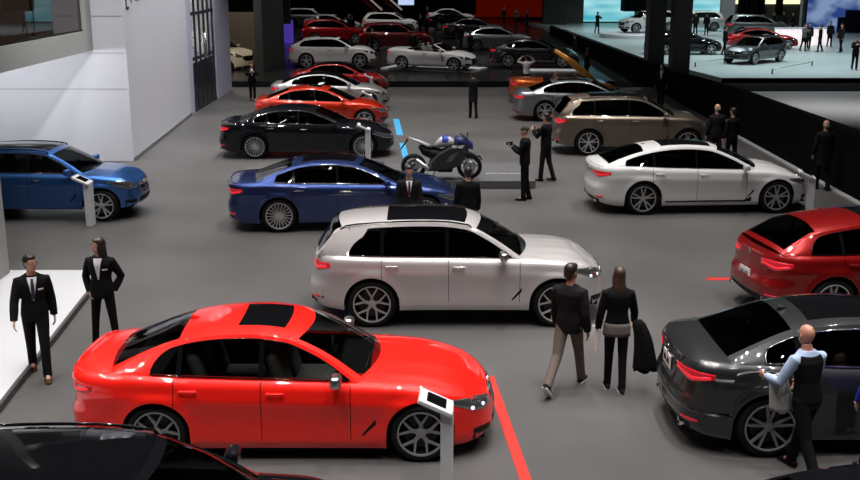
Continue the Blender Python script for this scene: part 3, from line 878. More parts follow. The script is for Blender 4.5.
    # hair
    if hair:
        q = MB()
        if hair in ('short', 'long'):
            hball(q, (-.020, 0, .037), (.092, .081, .094)); hball(q, (-.055, 0, -.01), (.055, .070, .075)); hball(q, (.03, 0, .085), (.055, .062, .034))
        if hair == 'long':
            hball(q, (-.06, 0, -.08), (.055, .078, .13)); hball(q, (-.075, 0, -.17), (.045, .085, .14))
            for s_ in (1, -1): hball(q, (-.005, s_*.068, -.06), (.045, .022, .12))
        if hair == 'cap':
            hball(q, (-.01, 0, .05), (.098, .084, .075)); hball(q, (.09, 0, .045), (.06, .06, .012))
        if hair == 'fringe':
            hball(q, (-.06, 0, -.015), (.047, .079, .045))
        remesh('cap' if hair == 'cap' else 'hair', q, vox, hairm, root, 2)
    if res == 2:
        q = MB()
        for s_ in (1, -1): hball(q, (.078, s_*.030, .008), (.010, .013, .008), 8, 6)
        eo = q.build('eyes', mat('eye_white', (.6, .58, .55), .2), root)
        q = MB()
        for s_ in (1, -1): hball(q, (.086, s_*.030, .008), (.005, .006, .006), 8, 6)
        q.build('pupils', M_INK, eo)
        q = MB()
        for s_ in (1, -1): hball(q, (.083, s_*.031, .030), (.008, .020, .004), 8, 6)
        q.build('eyebrows', hairm, root)
        q = MB(); hball(q, (.0895, 0, -.052), (.006, .021, .005), 10, 6); q.build('lips', mat('lips', (.35, .10, .09), .4), root)
        if glasses:
            q = MB()
            for s_ in (1, -1):
                q.tube([Hh((.100, s_*.032+.022*math.cos(t), .006+.016*math.sin(t))) for t in np.linspace(0, 2*PI, 13)], .0025, 5, cap=False)
                q.tube([Hh((.098, s_*.054, .010)), Hh((.0, s_*.080, .012))], .0025, 5)
            q.tube([Hh((.101, -.01, .008)), Hh((.101, .01, .008))], .0025, 5); q.build('glasses', M_INK, root)
    def chest_patch(nm, z0, z1, wf, off, m_, y0=0, parent=None):
        P = []
        for z in np.linspace(z0, z1, 8):
            d, w = TRq(z, inf); f = (z-z0)/(z1-z0); hwid = wf(f)
            row = []
            for u in np.linspace(-1, 1, 7):
                yy = y0+u*hwid; yy_ = max(min(yy/w, .98), -.98)
                xx = (d+.000)*(1-abs(yy_)**(2/.85))**(.425)+off
                row.append(T(xx, yy, z))
            P.append(row)
        q = MB(); q.grid(P); n_ = len(q.v); q.v += [tuple(Vector(v)-Vector((.008, 0, 0))) for v in q.v]; q.f += [tuple(i+n_ for i in f[::-1]) for f in q.f]
        return q.build(nm, m_, parent or root)
    if shirt:
        chest_patch('shirt_front', .20 if style != 'shirt' else .0, .515, lambda f: .008+.055*f, .003, cloth(shirt))
        if tie: chest_patch('tie', .22, .50, lambda f: .016+.010*(1-f), .009, cloth(tie))
    if tag_:
        chest_patch('name_badge', .34, .362, lambda f: .035, .005, mat('badge_white', (.8, .8, .8), .4), y0=.10)
    root.scale = (k, k, k)
    return root, dict(T=T, AR=AR, H=Hh, k=k)
# ================================================================== SETTING
sc = bpy.context.scene
def floor_material():
    m = bpy.data.materials.new('floor_carpet'); m.use_nodes = True; nt = m.node_tree; b = nt.nodes['Principled BSDF']
    tc = nt.nodes.new('ShaderNodeTexCoord'); nz = nt.nodes.new('ShaderNodeTexNoise'); nz.inputs['Scale'].default_value = .35; nz.inputs['Detail'].default_value = 3
    cr = nt.nodes.new('ShaderNodeValToRGB'); cr.color_ramp.elements[0].position = .35; cr.color_ramp.elements[1].position = .7
    cr.color_ramp.elements[0].color = (.068, .065, .064, 1); cr.color_ramp.elements[1].color = (.100, .095, .093, 1)
    nt.links.new(tc.outputs['Object'], nz.inputs['Vector']); nt.links.new(nz.outputs['Fac'], cr.inputs[0]); nt.links.new(cr.outputs[0], b.inputs['Base Color'])
    b.inputs['Roughness'].default_value = .42; b.inputs['Specular IOR Level'].default_value = .35
    return m
def structure(name, mb, m, smooth=False):
    o = mb.build(name, m, None, smooth); o['kind'] = 'structure'; return o
BLACK = mat('black_drape', (.004, .004, .004), .9, spec=.03)
DKFLOOR = mat('dark_stage_floor', (.008, .0078, .0078), .25, spec=.4)
WHITE = mat('white_panel', (.62, .62, .65), .45)
PALE = mat('pale_grey_frame', (.33, .34, .315), .5)
LILAC = mat('lilac_white_panel', (.46, .46, .58), .5)
COLG = mat('column_grey', (.085, .088, .09), .6)
PANEL = mat('grey_wall_panel', (.30, .30, .30), .6)
STW = mat('white_stage_floor', (.36, .43, .43), .35)
FLOORM = floor_material()
structure('floor', MB().box((5, 55, -.1), (64, 124, .2)), FLOORM)
# far hall walls and roof
structure('wall_back', MB().box((5, 116.5, 6), (64, 1, 12.2)), BLACK)
structure('wall_far_left', MB().box((-26.5, 55, 6), (1, 124, 12.2)), BLACK)
structure('wall_far_right', MB().box((36.5, 55, 6), (1, 124, 12.2)), BLACK)
structure('wall_front', MB().box((5, -6.5, 6), (64, 1, 12.2)), BLACK)
structure('ceiling', MB().box((5, 55, 12.6), (64, 124, .4)), mat('ceiling_black', (.015, .015, .015), .9))
# white exhibition wall on the left
q = MB().prism([(-26, 30.22), (-8.55, 30.22), (-9.0, 39.9), (-26, 39.9)], 0, 9.5)
structure('wall_left', q, WHITE)
q = MB()
for z in (4.10, 3.08, 2.07): q.box((-17.3, 30.212, z), (17.4, .006, .02))
structure('trim_1', q, mat('seam_grey', (.3, .3, .32), .6))
q = MB().prism([(-8.545, 30.20), (-8.50, 30.20), (-8.96, 39.9), (-9.0, 39.9)], 0, .12); structure('baseboard_left', q, mat('base_grey', (.14, .14, .15), .5))
# lettering high on the wall, only its feet are in the picture
d_ = Vector((-.45, 9.68, 0)).normalized()
def on_wall(s, z, off=.012): return Vector((-8.55, 30.22, 0))+d_*s+Vector((off, 0, z))
q = MB()
def letter(s0, s1, z0, z1):
    a = on_wall(s0, z0); b = on_wall(s1, z0); n_ = len(q.v)
    q.add([a, b, b+Vector((0, 0, z1-z0)), a+Vector((0, 0, z1-z0)), a-Vector((.02, 0, 0)), b-Vector((.02, 0, 0)), b+Vector((-.02, 0, z1-z0)), a+Vector((-.02, 0, z1-z0))], [(0, 1, 2, 3), (4, 7, 6, 5), (0, 4, 5, 1), (1, 5, 6, 2), (2, 6, 7, 3), (3, 7, 4, 0)])
for s0, s1, z0, z1 in ((.30, .42, 4.26, 5.0), (.42, .66, 4.26, 4.34), (.95, 1.05, 4.42, 5.0), (1.55, 2.05, 4.48, 4.60), (1.50, 1.64, 4.55, 5.0), (1.96, 2.10, 4.55, 5.0), (2.5, 2.62, 4.50, 5.0), (2.62, 2.9, 4.50, 4.58), (3.3, 3.42, 4.55, 5.0), (3.75, 3.9, 4.55, 5.0)): letter(s0, s1, z0, z1)
tag(structure('trim_2', q, M_INK), 'black lettering on the white wall')
# glazed doorway and lilac jamb beyond the wall
x0 = -9.02
structure('trim_3', MB().box((-9.3, 40.3, 4.75), (.56, .8, 9.5)), LILAC)
dr = empty('door_1', (-9.08, 42.9, 0)); dr['kind'] = 'structure'
MB().box((-.07, 0, 2.3), (.02, 4.4, 4.6)).build('glass_pane', glass_mat('door_glass', (.96, .97, .98), 1.15), dr, False)
q = MB()
for yy in (-2.15, -1.3, -.45, .4, 1.25, 2.1): q.box((0, yy, 2.3), (.07, .10, 4.6))
for zz in (.05, 2.0, 3.7, 4.6): q.box((0, 0, zz), (.09, 4.4, .12))
q.build('door_frame', mat('dark_door_steel', (.012, .015, .03), .4), dr, False)
MB().box((0, 0, .95), (.04, 4.3, 1.8)).build('door_panel', mat('dark_door_panel', (.012, .014, .022), .3), dr, False)
q = MB(); q.tube([(.10, -.1, 1.9), (.10, -.1, 2.9)], .03, 8); q.tube([(.10, .25, 1.9), (.10, .25, 2.9)], .03, 8); q.build('door_handle', M_SATIN, dr)
# shelf of wares behind the glass, glow added to brighten the boards
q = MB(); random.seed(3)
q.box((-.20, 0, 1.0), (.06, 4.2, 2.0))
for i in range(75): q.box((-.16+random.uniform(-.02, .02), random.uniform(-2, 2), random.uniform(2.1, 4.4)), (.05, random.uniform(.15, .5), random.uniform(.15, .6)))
o = q.build('display_wares', mat('display_glow_white', (.7, .68, .6), .5, emit=(1, .95, .85), es=.2), None, False); tag(o, 'pale display with an added glow seen through the dark glazed door', 'display', kind='stuff'); o.location = (-9.08, 42.9, 0)
structure('wall_door_room', MB().box((-10.5, 42.9, 4.75), (.2, 5.8, 9.5)), PALE)
structure('trim_4', MB().box((-9.55, 46.8, 4.75), (1.1, 3.2, 9.5)), LILAC)
# glazed office box that projects above the blue car: bottom edge z 3.16
XO = -9.48; ZO = 3.16
fr = MB(); fr.box((XO-4.2, 24, ZO+.12), (8, 12.4, .24)); 
structure('trim_5', fr, PALE)
q = MB(); q.box((XO-.06, 24, ZO+.28), (.12, 12.4, .56)); q.box((XO-.06, 29.9, ZO+2.95), (.14, .62, 5.9)); q.box((XO-.06, 24, 8.8), (.12, 12.4, .9)); structure('trim_6', q, PALE)
w1 = empty('window_1', (XO-.08, 24, 0)); w1['kind'] = 'structure'
MB().box((0, 0, 6.05), (.02, 11.8, 4.7)).build('glass_pane', glass_mat('office_glass', (.6, .57, .55), 1.7), w1, False)
q = MB()
for yy in (-5.85, -1.9, 2.05, 5.6): q.box((-.02, yy, 6.05), (.06, .07, 4.6))
q.box((-.02, 0, 3.75), (.10, 11.8, .05)); q.build('window_frame', M_PLASTIC, w1, False)
structure('wall_office', MB().box((XO-3.5, 24, 6), (.2, 12.2, 5.6)), mat('office_wall_brown', (.12, .095, .085), .7))
structure('wall_office_end', MB().box((XO-1.8, 30.0, 6), (3.4, .2, 5.6)), mat('office_wall_brown', (.055, .045, .042), .7))
# low white platform and grey pillar at the left
pf = MB().prism([(-18, 18.5), (-18, 4.0), (-5.1, 4.0), (-5.42, 12.0), (-5.93, 18.5)], 0, .10)
structure('floor_white_platform', pf, mat('white_gloss_floor', (.50, .50, .52), .25))
structure('trim_8', MB().prism([(-5.94, 18.52), (-5.88, 18.52), (-5.37, 12.0), (-5.05, 4.0), (-5.12, 4.0), (-5.43, 12.0)], 0, .095), mat('platform_edge', (.05, .05, .05), .5))
structure('column_left', MB().box((-8.02, 18.0, 4.75), (.9, .7, 9.5)), PANEL)
# floor marking tapes
def stripe(name, a, b, w, m, label):
    a = Vector(a); b = Vector(b); n_ = (b-a).normalized().cross(Vector((0, 0, 1)))*w/2
    P = [a+n_, b+n_, b-n_, a-n_]; q = MB().add([(p.x, p.y, .0) for p in P]+[(p.x, p.y, .004) for p in P], [(3, 2, 1, 0), (4, 5, 6, 7), (0, 1, 5, 4), (1, 2, 6, 5), (2, 3, 7, 6), (3, 0, 4, 7)])
    return tag(q.build(name, m, None, False), label, 'floor tape', 'coloured tapes stuck on the floor')
TR_ = mat('red_tape', (.46, .022, .014), .5); TB_ = mat('blue_tape', (.04, .30, .55), .5)
stripe('floor_tape', ground(489, 376), ground(530, 492), .13, TR_, 'long red tape on the floor in front of the bright red sedan')
stripe('floor_tape', ground(396, 119), ground(400, 135), .22, TB_, 'blue tape piece on the floor farther from the motorcycle, nearer the back of the hall')
stripe('floor_tape', ground(402, 143), ground(406, 158), .18, TB_, 'blue tape piece on the floor just beside the motorcycle tail')
stripe('floor_tape', ground(706, 279), ground(740, 279), .16, TR_, 'short red tape on the floor left of the dark red coupe SUV')
# right-hand booths: black partition, white stage, pale lower floor
P = [(10.25, 8, 1.62), (10.25, 25, 1.58), (10.25, 36, 1.46), (10.3, 45, 1.15), (10.3, 60, .95), (10.2, 78, .72), (10.2, 92, .6)]
q = MB(); V = []
for (x, y, z) in P: V += [(x, y, 0), (x+.25, y, 0), (x+.25, y, z), (x, y, z)]
Fs = [(4*i+a, 4*i+(a+1) % 4, 4*i+4+(a+1) % 4, 4*i+4+a) for i in range(len(P)-1) for a in range(4)]+[(0, 1, 2, 3), (24, 27, 26, 25)]
structure('wall_partition', q.add(V, Fs), BLACK)
structure('trim_9', MB().prism([(10.05, 8), (10.22, 8), (10.22, 36), (10.05, 36)], 0, .035), mat('curb_grey', (.34, .34, .34), .5))
structure('floor_booth_right', MB().prism([(10.6, 20), (34, 20), (34, 47.6), (10.6, 47.6)], 0, .03), mat('pale_floor', (.42, .42, .42), .35))
structure('trim_7', MB().box((22.3, 49.4, .02), (23.4, 3.6, .04)), BLACK)
st = MB().prism([(11.6, 91.5), (12.6, 62), (14.05, 51.4), (35, 51.4), (35, 106), (9.0, 106)], .0, .25)
structure('floor_white_stage', st, STW)
structure('trim_11', MB().prism([(14.0, 51.2), (35, 51.2), (35, 51.38), (14.05, 51.38)], 0, .235), BLACK)
structure('trim_12', MB().box((23.2, 44.2, .16), (5.4, 1.6, .26)), mat('pale_floor', (.42, .42, .42), .35))
# columns
structure('column_right_1', MB().box((10.82, 51.8, 5), (.78, 1.0, 10)), COLG)
structure('column_right_2', MB().box((11.62, 50.0, 5), (.80, .9, 10)), COLG)
# dark stage of the far stand
structure('floor_dark_stage', MB().prism([(-25, 49.6), (8.6, 49.6), (8.6, 115), (-25, 115)], 0, .28), DKFLOOR)
# back of the right stage: pillars, screens, lit windows
YB = 104.0
def px_box(u0, u1, v0, v1, Y, th=.3):
    a = at_depth(u0, v0, Y); b = at_depth(u1, v1, Y)
    return ((a.x+b.x)/2, Y+th/2, (a.z+b.z)/2), (abs(b.x-a.x), th, abs(a.z-b.z))
def panel(u0, u1, v0, v1, Y, th=.3): c, d = px_box(u0, u1, v0, v1, Y, th); return MB().box(c, d)
structure('wall_stage_back', MB().box((23, YB+.3, 5), (24, .4, 10)), PANEL)
structure('trim_13', panel(566, 583, -40, 28, YB-1.2, .8), mat('pillar_grey', (.13, .13, .13), .6))
structure('trim_14', panel(725.5, 734, -40, 24, 92, .8), mat('pillar_grey2', (.20, .20, .20), .6))
def screen_mat(name, kind):
    m = bpy.data.materials.new(name); m.use_nodes = True; nt = m.node_tree; b = nt.nodes['Principled BSDF']
    tc = nt.nodes.new('ShaderNodeTexCoord'); mp = nt.nodes.new('ShaderNodeMapping'); nz = nt.nodes.new('ShaderNodeTexNoise'); cr = nt.nodes.new('ShaderNodeValToRGB')
    nt.links.new(tc.outputs['Object'], mp.inputs[0]); nt.links.new(mp.outputs[0], nz.inputs['Vector']); nt.links.new(nz.outputs['Fac'], cr.inputs[0])
    e = cr.color_ramp.elements
    if kind == 'cyan':
        mp.inputs['Scale'].default_value = (.12, .12, .5); nz.inputs['Scale'].default_value = 1.0
        e[0].color = (.05, .42, .52, 1); e[0].position = .42; e[1].color = (.42, .78, .82, 1); e[1].position = .56
    else:
        mp.inputs['Scale'].default_value = (.35, .35, .6); nz.inputs['Scale'].default_value = 1.2
        e[0].color = (.02, .05, .20, 1); e[0].position = .42; e[1].color = (.20, .28, .46, 1); e[1].position = .58
    b.inputs['Base Color'].default_value = (.01, .01, .01, 1)
    nt.links.new(cr.outputs[0], b.inputs['Emission Color']); b.inputs['Emission Strength'].default_value = 1.0
    return m
SCR = screen_mat('cyan_screen', 'cyan')
def screen(name, u0, u1, v0, v1, Y, m, label):
    c, d = px_box(u0, u1, v0, v1, Y, .2)
    r_ = empty(name, (c[0], c[1], c[2]-d[2]/2), 0, label, 'screen')
    MB().box((0, .05, d[2]/2), (d[0]+.3, .2, d[2]+.3)).build('screen_frame', M_PLASTIC, r_, False)
    MB().box((0, -.08, d[2]/2), (d[0], .06, d[2])).build('display', m, r_, False); return r_
screen('video_screen', 584, 634, -30, 21.5, YB-.8, SCR, 'big cyan video screen left of the grey columns at the back right stage')
screen('video_screen', 686, 725, -30, 22, YB-2, SCR, 'pale cyan video screen right of the grey columns behind two standing visitors')
screen('video_screen', 811, 880, -30, 38, 88, screen_mat('blue_screen', 'blue'), 'large blue picture screen with a dark vehicle shape at the far right')
q = MB(); c, d = px_box(838, 875, 17, 36, 87.7, .1); q.rbox(c, d, .4); c, d = px_box(846, 875, 10, 18, 87.7, .1); q.rbox(c, d, .3)
o = q.build('vehicle_silhouette', mat('dark_blue_print', (.01, .015, .05), .6), bpy.data.objects['video_screen.002'], False)
o.matrix_parent_inverse = Matrix.Translation(-Vector(bpy.data.objects['video_screen.002'].location))
structure('trim_15', panel(626, 648, -30, 11.5, 99, 2), BLACK)
structure('trim_16', panel(734, 812, -30, 34, 98, .6), mat('olive_wall', (.05, .05, .04), .7))
structure('trim_17', panel(806, 812, -30, 30, 90, .6), mat('grey_green', (.16, .18, .16), .6))
for i, (u0, u1) in enumerate(((735, 743), (762, 778), (780, 800))):
    c, d = px_box(u0, u1, -14, 4.0, 97.8, .1)
    w_ = MB().box(c, d).build('window_%d' % (i+2), mat('lit_window', (.5, .5, .3), .5, emit=(1, .95, .6), es=1.1), None, False); w_['kind'] = 'structure'
q = MB()
for u in (741, 746, 751, 757, 761, 779): c, d = px_box(u, u+3.2, -25, 15, 97, .3); q.box(c, d)
structure('trim_18', q, BLACK)
# white reception counter
c = ground(780, 48, .25)
cn = empty('reception_counter', (25.4, 73.5, .25), 0, 'low glowing white reception counter behind the nose of the red coupe', 'counter')
for i in range(3): MB().box((-1.2+1.2*i, 0, .55), (1.18, .7, 1.1)).build('counter_panel', mat('lit_counter', (.8, .75, .76), .5, emit=(1, .9, .93), es=.75), cn, False)
MB().box((0, 0, 1.13), (3.7, .9, .06)).build('countertop', WHITE, cn, False)
# round turntables
def disc(x, y, z, r, h, m, label, cat='turntable', nm='turntable'):
    q = MB(); q.lathe([(.001, 0), (r, 0), (r, h*.8), (r-.05, h), (.001, h)], 48); o = q.build(nm, m, None, False); o.location = (x, y, z); return tag(o, label, cat)
g = ground(626, 37, .25); disc(g.x+.6, g.y, .25, 2.6, .30, WHITE, 'round white turntable under the white SUV beside the cyan screen')
g = ground(752, 66, .25); disc(24.6, 56.3, .25, 1.7, .35, mat('pale_floor', (.42, .42, .42), .35), 'round pale plinth at the right edge of the white stage')
# rope/rail posts around the silver hatchback
def low_rail(a, b, label):
    a = ground(*a, .25); b = ground(*b, .25); r_ = empty('low_rail', a, 0, label, 'rail', 'low rails on the white stage')
    q = MB(); q.tube([(0, 0, .22), tuple(b-a+Vector((0, 0, .22)))], .02, 6); q.build('rail', M_SATIN, r_)
    for p in (Vector((0, 0, 0)), b-a):
        MB().tube([p, p+Vector((0, 0, .25))], .035, 8).build('post', M_PLASTIC, r_)
low_rail((695, 67), (724, 63), 'low rail left of the silver grey hatchback')
low_rail((772, 74), (812, 66), 'low rail right of the silver grey hatchback')
# dark left-hand niche with lamp, sign and purple glow panel
structure('trim_19', panel(222, 252, -40, 12, 56, 1.0), BLACK)
structure('wall_niche_back', MB().box((-13.0, 63.0, 4), (8, .3, 8)), mat('niche_brown', (.09, .075, .06), .7))
structure('trim_20', MB().box((-8.60, 58, 4), (.4, 8, 8)), mat('dark_green_wall', (.018, .022, .02), .7))
structure('trim_21', panel(251, 290, -40, 24, 70, .6), mat('dark_green_wall', (.018, .022, .02), .7))
c, d = px_box(266, 270.5, 7, 24, 66, .3)
tag(MB().rbox(c, d, .1).build('vertical_sign', mat('sign_white', (.6, .62, .6), .5, emit=(.8, .85, .8), es=.45), None, False), 'slim lit vertical sign on the dark wall left of the back row', 'sign')
c, d = px_box(283, 293, 20, 38, 75, .3)  # added glowing panel in place of a purple-lit car
tag(MB().box((c[0], c[1], (c[2]+d[2]/2+.28)/2), (d[0], d[1], c[2]+d[2]/2-.28)).build('glow_panel', mat('purple_glow', (.02, .01, .08), .5, emit=(.10, .05, .5), es=.5), None, False), 'tall dim purple glow panel standing in for a lit car left of the back row of cars', 'glow panel')
# back wall of the far stand: red wall, escalators, blue screen
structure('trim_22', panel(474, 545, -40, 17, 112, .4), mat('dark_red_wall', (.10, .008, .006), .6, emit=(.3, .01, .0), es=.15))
structure('trim_23', panel(545, 566, -40, 30, 100, 1.5), mat('charcoal_pillar', (.03, .03, .03), .6))
structure('trim_24', panel(466, 476, -40, 14, 108, 1.2), mat('charcoal_pillar', (.03, .03, .03), .6))
structure('trim_25', panel(330, 372, -40, 16, 114, .4), mat('olive_dark', (.03, .032, .03), .7))
screen('video_screen', 398, 414, -25, 5, 110, mat('blue_white_screen', (.02, .02, .03), .4, emit=(.55, .7, 1), es=.9), 'small bright bluish screen at the top behind the escalators')
def escalator(a, b, Y, label):
    a = at_depth(*a, Y); b = at_depth(*b, Y); r_ = empty('escalator', (b.x, b.y, 0.28), 0, label, 'escalator', 'escalators in the far background'); o_ = Vector((b.x, b.y, .28))
    A = a-o_; B_ = b-o_
    MB().tube([A, B_], .10, 6).build('handrail', mat('rail_white', (.6, .55, .55), .4, emit=(1, .8, .8), es=.2), r_)
    MB().tube([A-Vector((0, 0, .7)), B_-Vector((0, 0, .7))], .3, 4, flat=.6).build('balustrade', mat('rail_red', (.25, .01, .015), .5), r_)
    q = MB()
    for i in range(14):
        p = A.lerp(B_, i/14)-Vector((0, 0, 1.1)); q.box((p.x, p.y+.8, p.z), (.6, 1.2, .3))
    q.build('steps', M_PLASTIC, r_, False)
escalator((362, -8), (382, 10), 105, 'left escalator with a white handrail in the far background')
escalator((382, -8), (402, 10), 106, 'right escalator with a white handrail in the far background')
structure('floor_dark_aisle', MB().prism([(8.6, 49.6), (10.3, 49.6), (10.2, 115), (8.6, 115)], 0, .012), DKFLOOR)
# plinth of the motorcycle
pz = empty('motorcycle_plinth', (1.0, 26.25, 0), 0, 'low grey plinth carrying the motorcycle', 'plinth')
MB().prism([(-2.9, 0), (1.66, 0), (1.75, 2.6), (-2.9, 2.6)], .02, .20).build('plinth_body', mat('plinth_grey', (.085, .085, .088), .5), pz, False)
MB().prism([(-2.85, .05), (1.6, .05), (1.7, 2.55), (-2.85, 2.55)], 0, .03).build('shadow_gap', BLACK, pz, False)
def text(s, size, m, parent, loc, rot, name='lettering', ext=.002):
    cu = bpy.data.curves.new(name, 'FONT'); cu.body = s; cu.size = size; cu.extrude = ext; cu.align_x = 'CENTER'; cu.align_y = 'CENTER'
    t = bpy.data.objects.new('tmp', cu); COL.objects.link(t); dg = bpy.context.evaluated_depsgraph_get(); me = bpy.data.meshes.new_from_object(t.evaluated_get(dg)); bpy.data.objects.remove(t)
    me.materials.clear(); me.materials.append(m); o = link(bpy.data.objects.new(name, me), parent); o.location = loc; o.rotation_euler = rot; return o
text('BMW MOTORRAD', .125, mat('white_letters', (.7, .7, .7), .5), pz, (.98, 1.0, .203), (0, 0, 0))

# ================================================================== CAR PLACEMENT
SED, SUV = spec_sedan, spec_suv
def wheel_pos(s, rz, u=None, v=None, axle=-1):
    """car origin so that the near wheel hub of an axle is seen at (u,v)"""
    g = ground(u, v, s['r']); a = rz; lx, ly = axle*s['WB']/2, -(s['hw']-.02)
    return (g.x-(lx*math.cos(a)-ly*math.sin(a)), g.y-(lx*math.sin(a)+ly*math.cos(a)), 0)
R = math.radians
# red sedan in front
S_R = SED()
S_R['C'] = [(1.04, .985), (.62, 1.215), (.22, 1.40), (-.03, 1.452)]+S_R['C'][4:]
S_R['R'] = [(.80, .965, .815), (.42, 1.19, .715), (.06, 1.35, .635), (-.12, 1.39, .615)]+S_R['R'][4:]
S_R.update(zs=.155, arch=1.07, belt=[(x, z-.035) for x, z in S_R['belt']])
S_R['R'][0] = (.80, .93, .815); S_R['R'][-1] = (-2.02, 1.02, .735)
S_R['win'] = (-1.54, .70); S_R['sun'] = (3.0, 4.45, .66); S_R['doors'] = (-1.27, -.30, .70)
S_R['top'] = [(-2.7, 1.09), (-2.35, 1.125), (-2.05, 1.12), (1.05, 1.0), (1.5, .965), (1.95, .875), (2.3, .76)]
make_car('sedan', 'bright red sedan in the foreground with a black sunroof and silver mirror', (-1.59, 11.90, 0), R(0), S_R, paint('red', (.86, .012, .006)), 2, rim='y', rimmat=mat('gunmetal_rim', (.28, .28, .28), .3, .45), glassm=glass_mat('tinted_glass', (.42, .46, .45)), sideglass=glass_mat('side_glass', (.34, .36, .36)), interior=M_INTG, mirrorm=M_SATIN, spoiler=True, chrome_win=False, lamps_lit=True)
# white SUV
S_X3 = SUV()
S_X3['C'] = [(1.04, 1.11), (.66, 1.34), (.27, 1.565), (.03, 1.63)]+S_X3['C'][4:]
S_X3['R'] = [(.84, 1.075, .835), (.50, 1.31, .75), (.15, 1.50, .675), (-.05, 1.555, .655)]+S_X3['R'][4:]
S_X3['win'] = (-1.78, .74)
make_car('suv', 'pearl white SUV with black glass roof in the middle of the hall', (.53, 16.55, 0), R(.2), S_X3, paint('pearl_white', (.58, .55, .55), .45, .35), 2, rim='y', rimmat=mat('bi_rim', (.42, .42, .42), .3, .45), rails=M_TRIM, sideglass=M_GLASSD, sunroof=(2.9, 5.0, .80), chrome_win=False, mirrorm=M_SATIN, lamps_lit=True)
# blue sedan
S_7 = SED(WB=3.07, xn=2.44, xt=-2.665, hw=.951, r=.36, sun=(2.5, 5.4, .72))
make_car('sedan', 'dark blue sedan with many-spoke silver wheels behind the white SUV', (-1.73, 22.75, 0), R(5.5), S_7, paint('blue', (.030, .052, .17), .85, .36), 2, rim='multi', sideglass=M_GLASSD, spoiler=True)
# white GT
S_GT = scale_spec(SED(r=.37), 1.03, 0, 1.04, .951)
S_GT['C'] = [(1.26, 1.02), (.80, 1.26), (.30, 1.455), (0, 1.512), (-.42, 1.538), (-.95, 1.52), (-1.45, 1.45), (-1.95, 1.32), (-2.38, 1.17)]
S_GT['R'] = [(1.01, .99, .83), (.55, 1.24, .73), (.14, 1.405, .65), (-.08, 1.45, .63), (-.45, 1.478, .61), (-.95, 1.46, .60), (-1.5, 1.37, .61), (-1.95, 1.24, .66), (-2.3, 1.10, .72)]
S_GT['skirt'] = True; S_GT['win'] = (-1.95, .89); S_GT['sun'] = (2.6, 5.2, .70); S_GT['doors'] = (-1.33, -.31, .82); S_GT['pil'] = (-1.28, -.31)
S_GT['top'] = [(-2.8, 1.14), (-2.38, 1.18), (1.25, 1.04), (1.65, .99), (2.0, .90), (2.4, .79)]
make_car('hatchback', 'white five door gran turismo with rear spoiler and black sunroof on the right', (6.28, 24.35, 0), R(3.2), S_GT, paint('white', (.62, .61, .61)), 2, rim='double', rimmat=mat('bi_rim', (.42, .42, .42), .3, .45), sideglass=M_GLASSD, spoiler=True, chrome_win=False)
# black sedan
S_7L = SED(WB=3.15, xn=2.48, xt=-2.70, hw=.951, r=.36, sun=(2.5, 5.4, .72))
make_car('sedan', 'black sedan with chrome window line behind the dark blue sedan', (-3.56, 31.5, 0), R(2.4), S_7L, paint('black', (.006, .006, .008)), 2, rim='multi', sideglass=M_GLASSD)
# brown SUV
S_X5 = scale_spec(SUV(r=.385), 1.025, 0, 1.05, .97)
make_car('suv', 'brown bronze SUV with silver wheels and roof rails on the right', (6.15, 32.05, 0), R(.8), S_X5, paint('bronze', (.20, .160, .125), .85, .38), 2, rim='double', rails=M_TRIM, sideglass=M_GLASSD, sunroof=(2.5, 5.2, .74))
# blue compact SUV on the left
S_X1 = scale_spec(SUV(r=.355), .94, 0, .955, .91)
make_car('suv', 'bright blue compact SUV parked along the white wall on the left', wheel_pos(S_X1, R(-1), 101, 206, 1), R(-1), S_X1, paint('bright_blue', (.045, .15, .45), .85, .38), 2, rim='double', rails=M_TRIM, sunroof=(2.6, 5.2, .74), glassm=glass_mat('tinted_glass', (.42, .46, .45)), sideglass=M_GLASSD, mirrorm=paint('bright_blue', (.045, .15, .45)))
# dark red coupe SUV
S_X4 = SUV(WB=2.864, xn=2.26, xt=-2.49, hw=.96, r=.38)
S_X4['C'] = [(1.18, 1.10), (.78, 1.33), (.36, 1.54), (.1, 1.595), (-.35, 1.621), (-1.0, 1.60), (-1.62, 1.525), (-1.98, 1.38), (-2.32, 1.20)]
S_X4['R'] = [(1.0, 1.07, .845), (.62, 1.30, .76), (.24, 1.475, .68), (.02, 1.52, .66), (-.42, 1.54, .645), (-1.05, 1.51, .63), (-1.66, 1.415, .64), (-1.95, 1.28, .68), (-2.22, 1.13, .73)]
S_X4['win'] = (-1.80, .9); S_X4['sun'] = (2.7, 4.6, .70); S_X4['rw'] = (6.0, 7.75)
make_car('coupe_suv', 'dark red coupe SUV seen from behind at the right edge', wheel_pos(S_X4, R(9), 833, 303), R(9), S_X4, paint('dark_red', (.24, .005, .005), .4, .3), 2, rim='double', sideglass=M_GLASSD, plate=True, glassm=M_GLASSD, spoiler=True, chrome_win=False)
# grey sedan
S_G = SED(WB=3.07, xn=2.44, xt=-2.665, hw=.951, r=.37, sun=(2.5, 5.4, .72))
S_GC7 = scale_spec(dict(S_G, xt=-2.56), 1.0, 0, 1.045, .965)
make_car('sedan', 'charcoal grey sedan with lit red tail lamps beside the bald man', wheel_pos(S_GC7, R(.5), 770, 428), R(.5), S_GC7, paint('charcoal', (.024, .024, .026), .3, .38), 2, rim='double', rimmat=mat('gunmetal_rim', (.28, .28, .28), .3, .45), sideglass=M_GLASSD, plate=True, glassm=M_GLASSD)
# black SUV lower left
make_car('suv', 'black SUV with a glass roof cut off by the bottom left corner', (-2.55, 7.80, 0), R(-1), SUV(), paint('black', (.006, .006, .008)), 2, rim='y', rails=M_TRIM, sunroof=(2.3, 5.6, .80), sideglass=M_GLASSD)
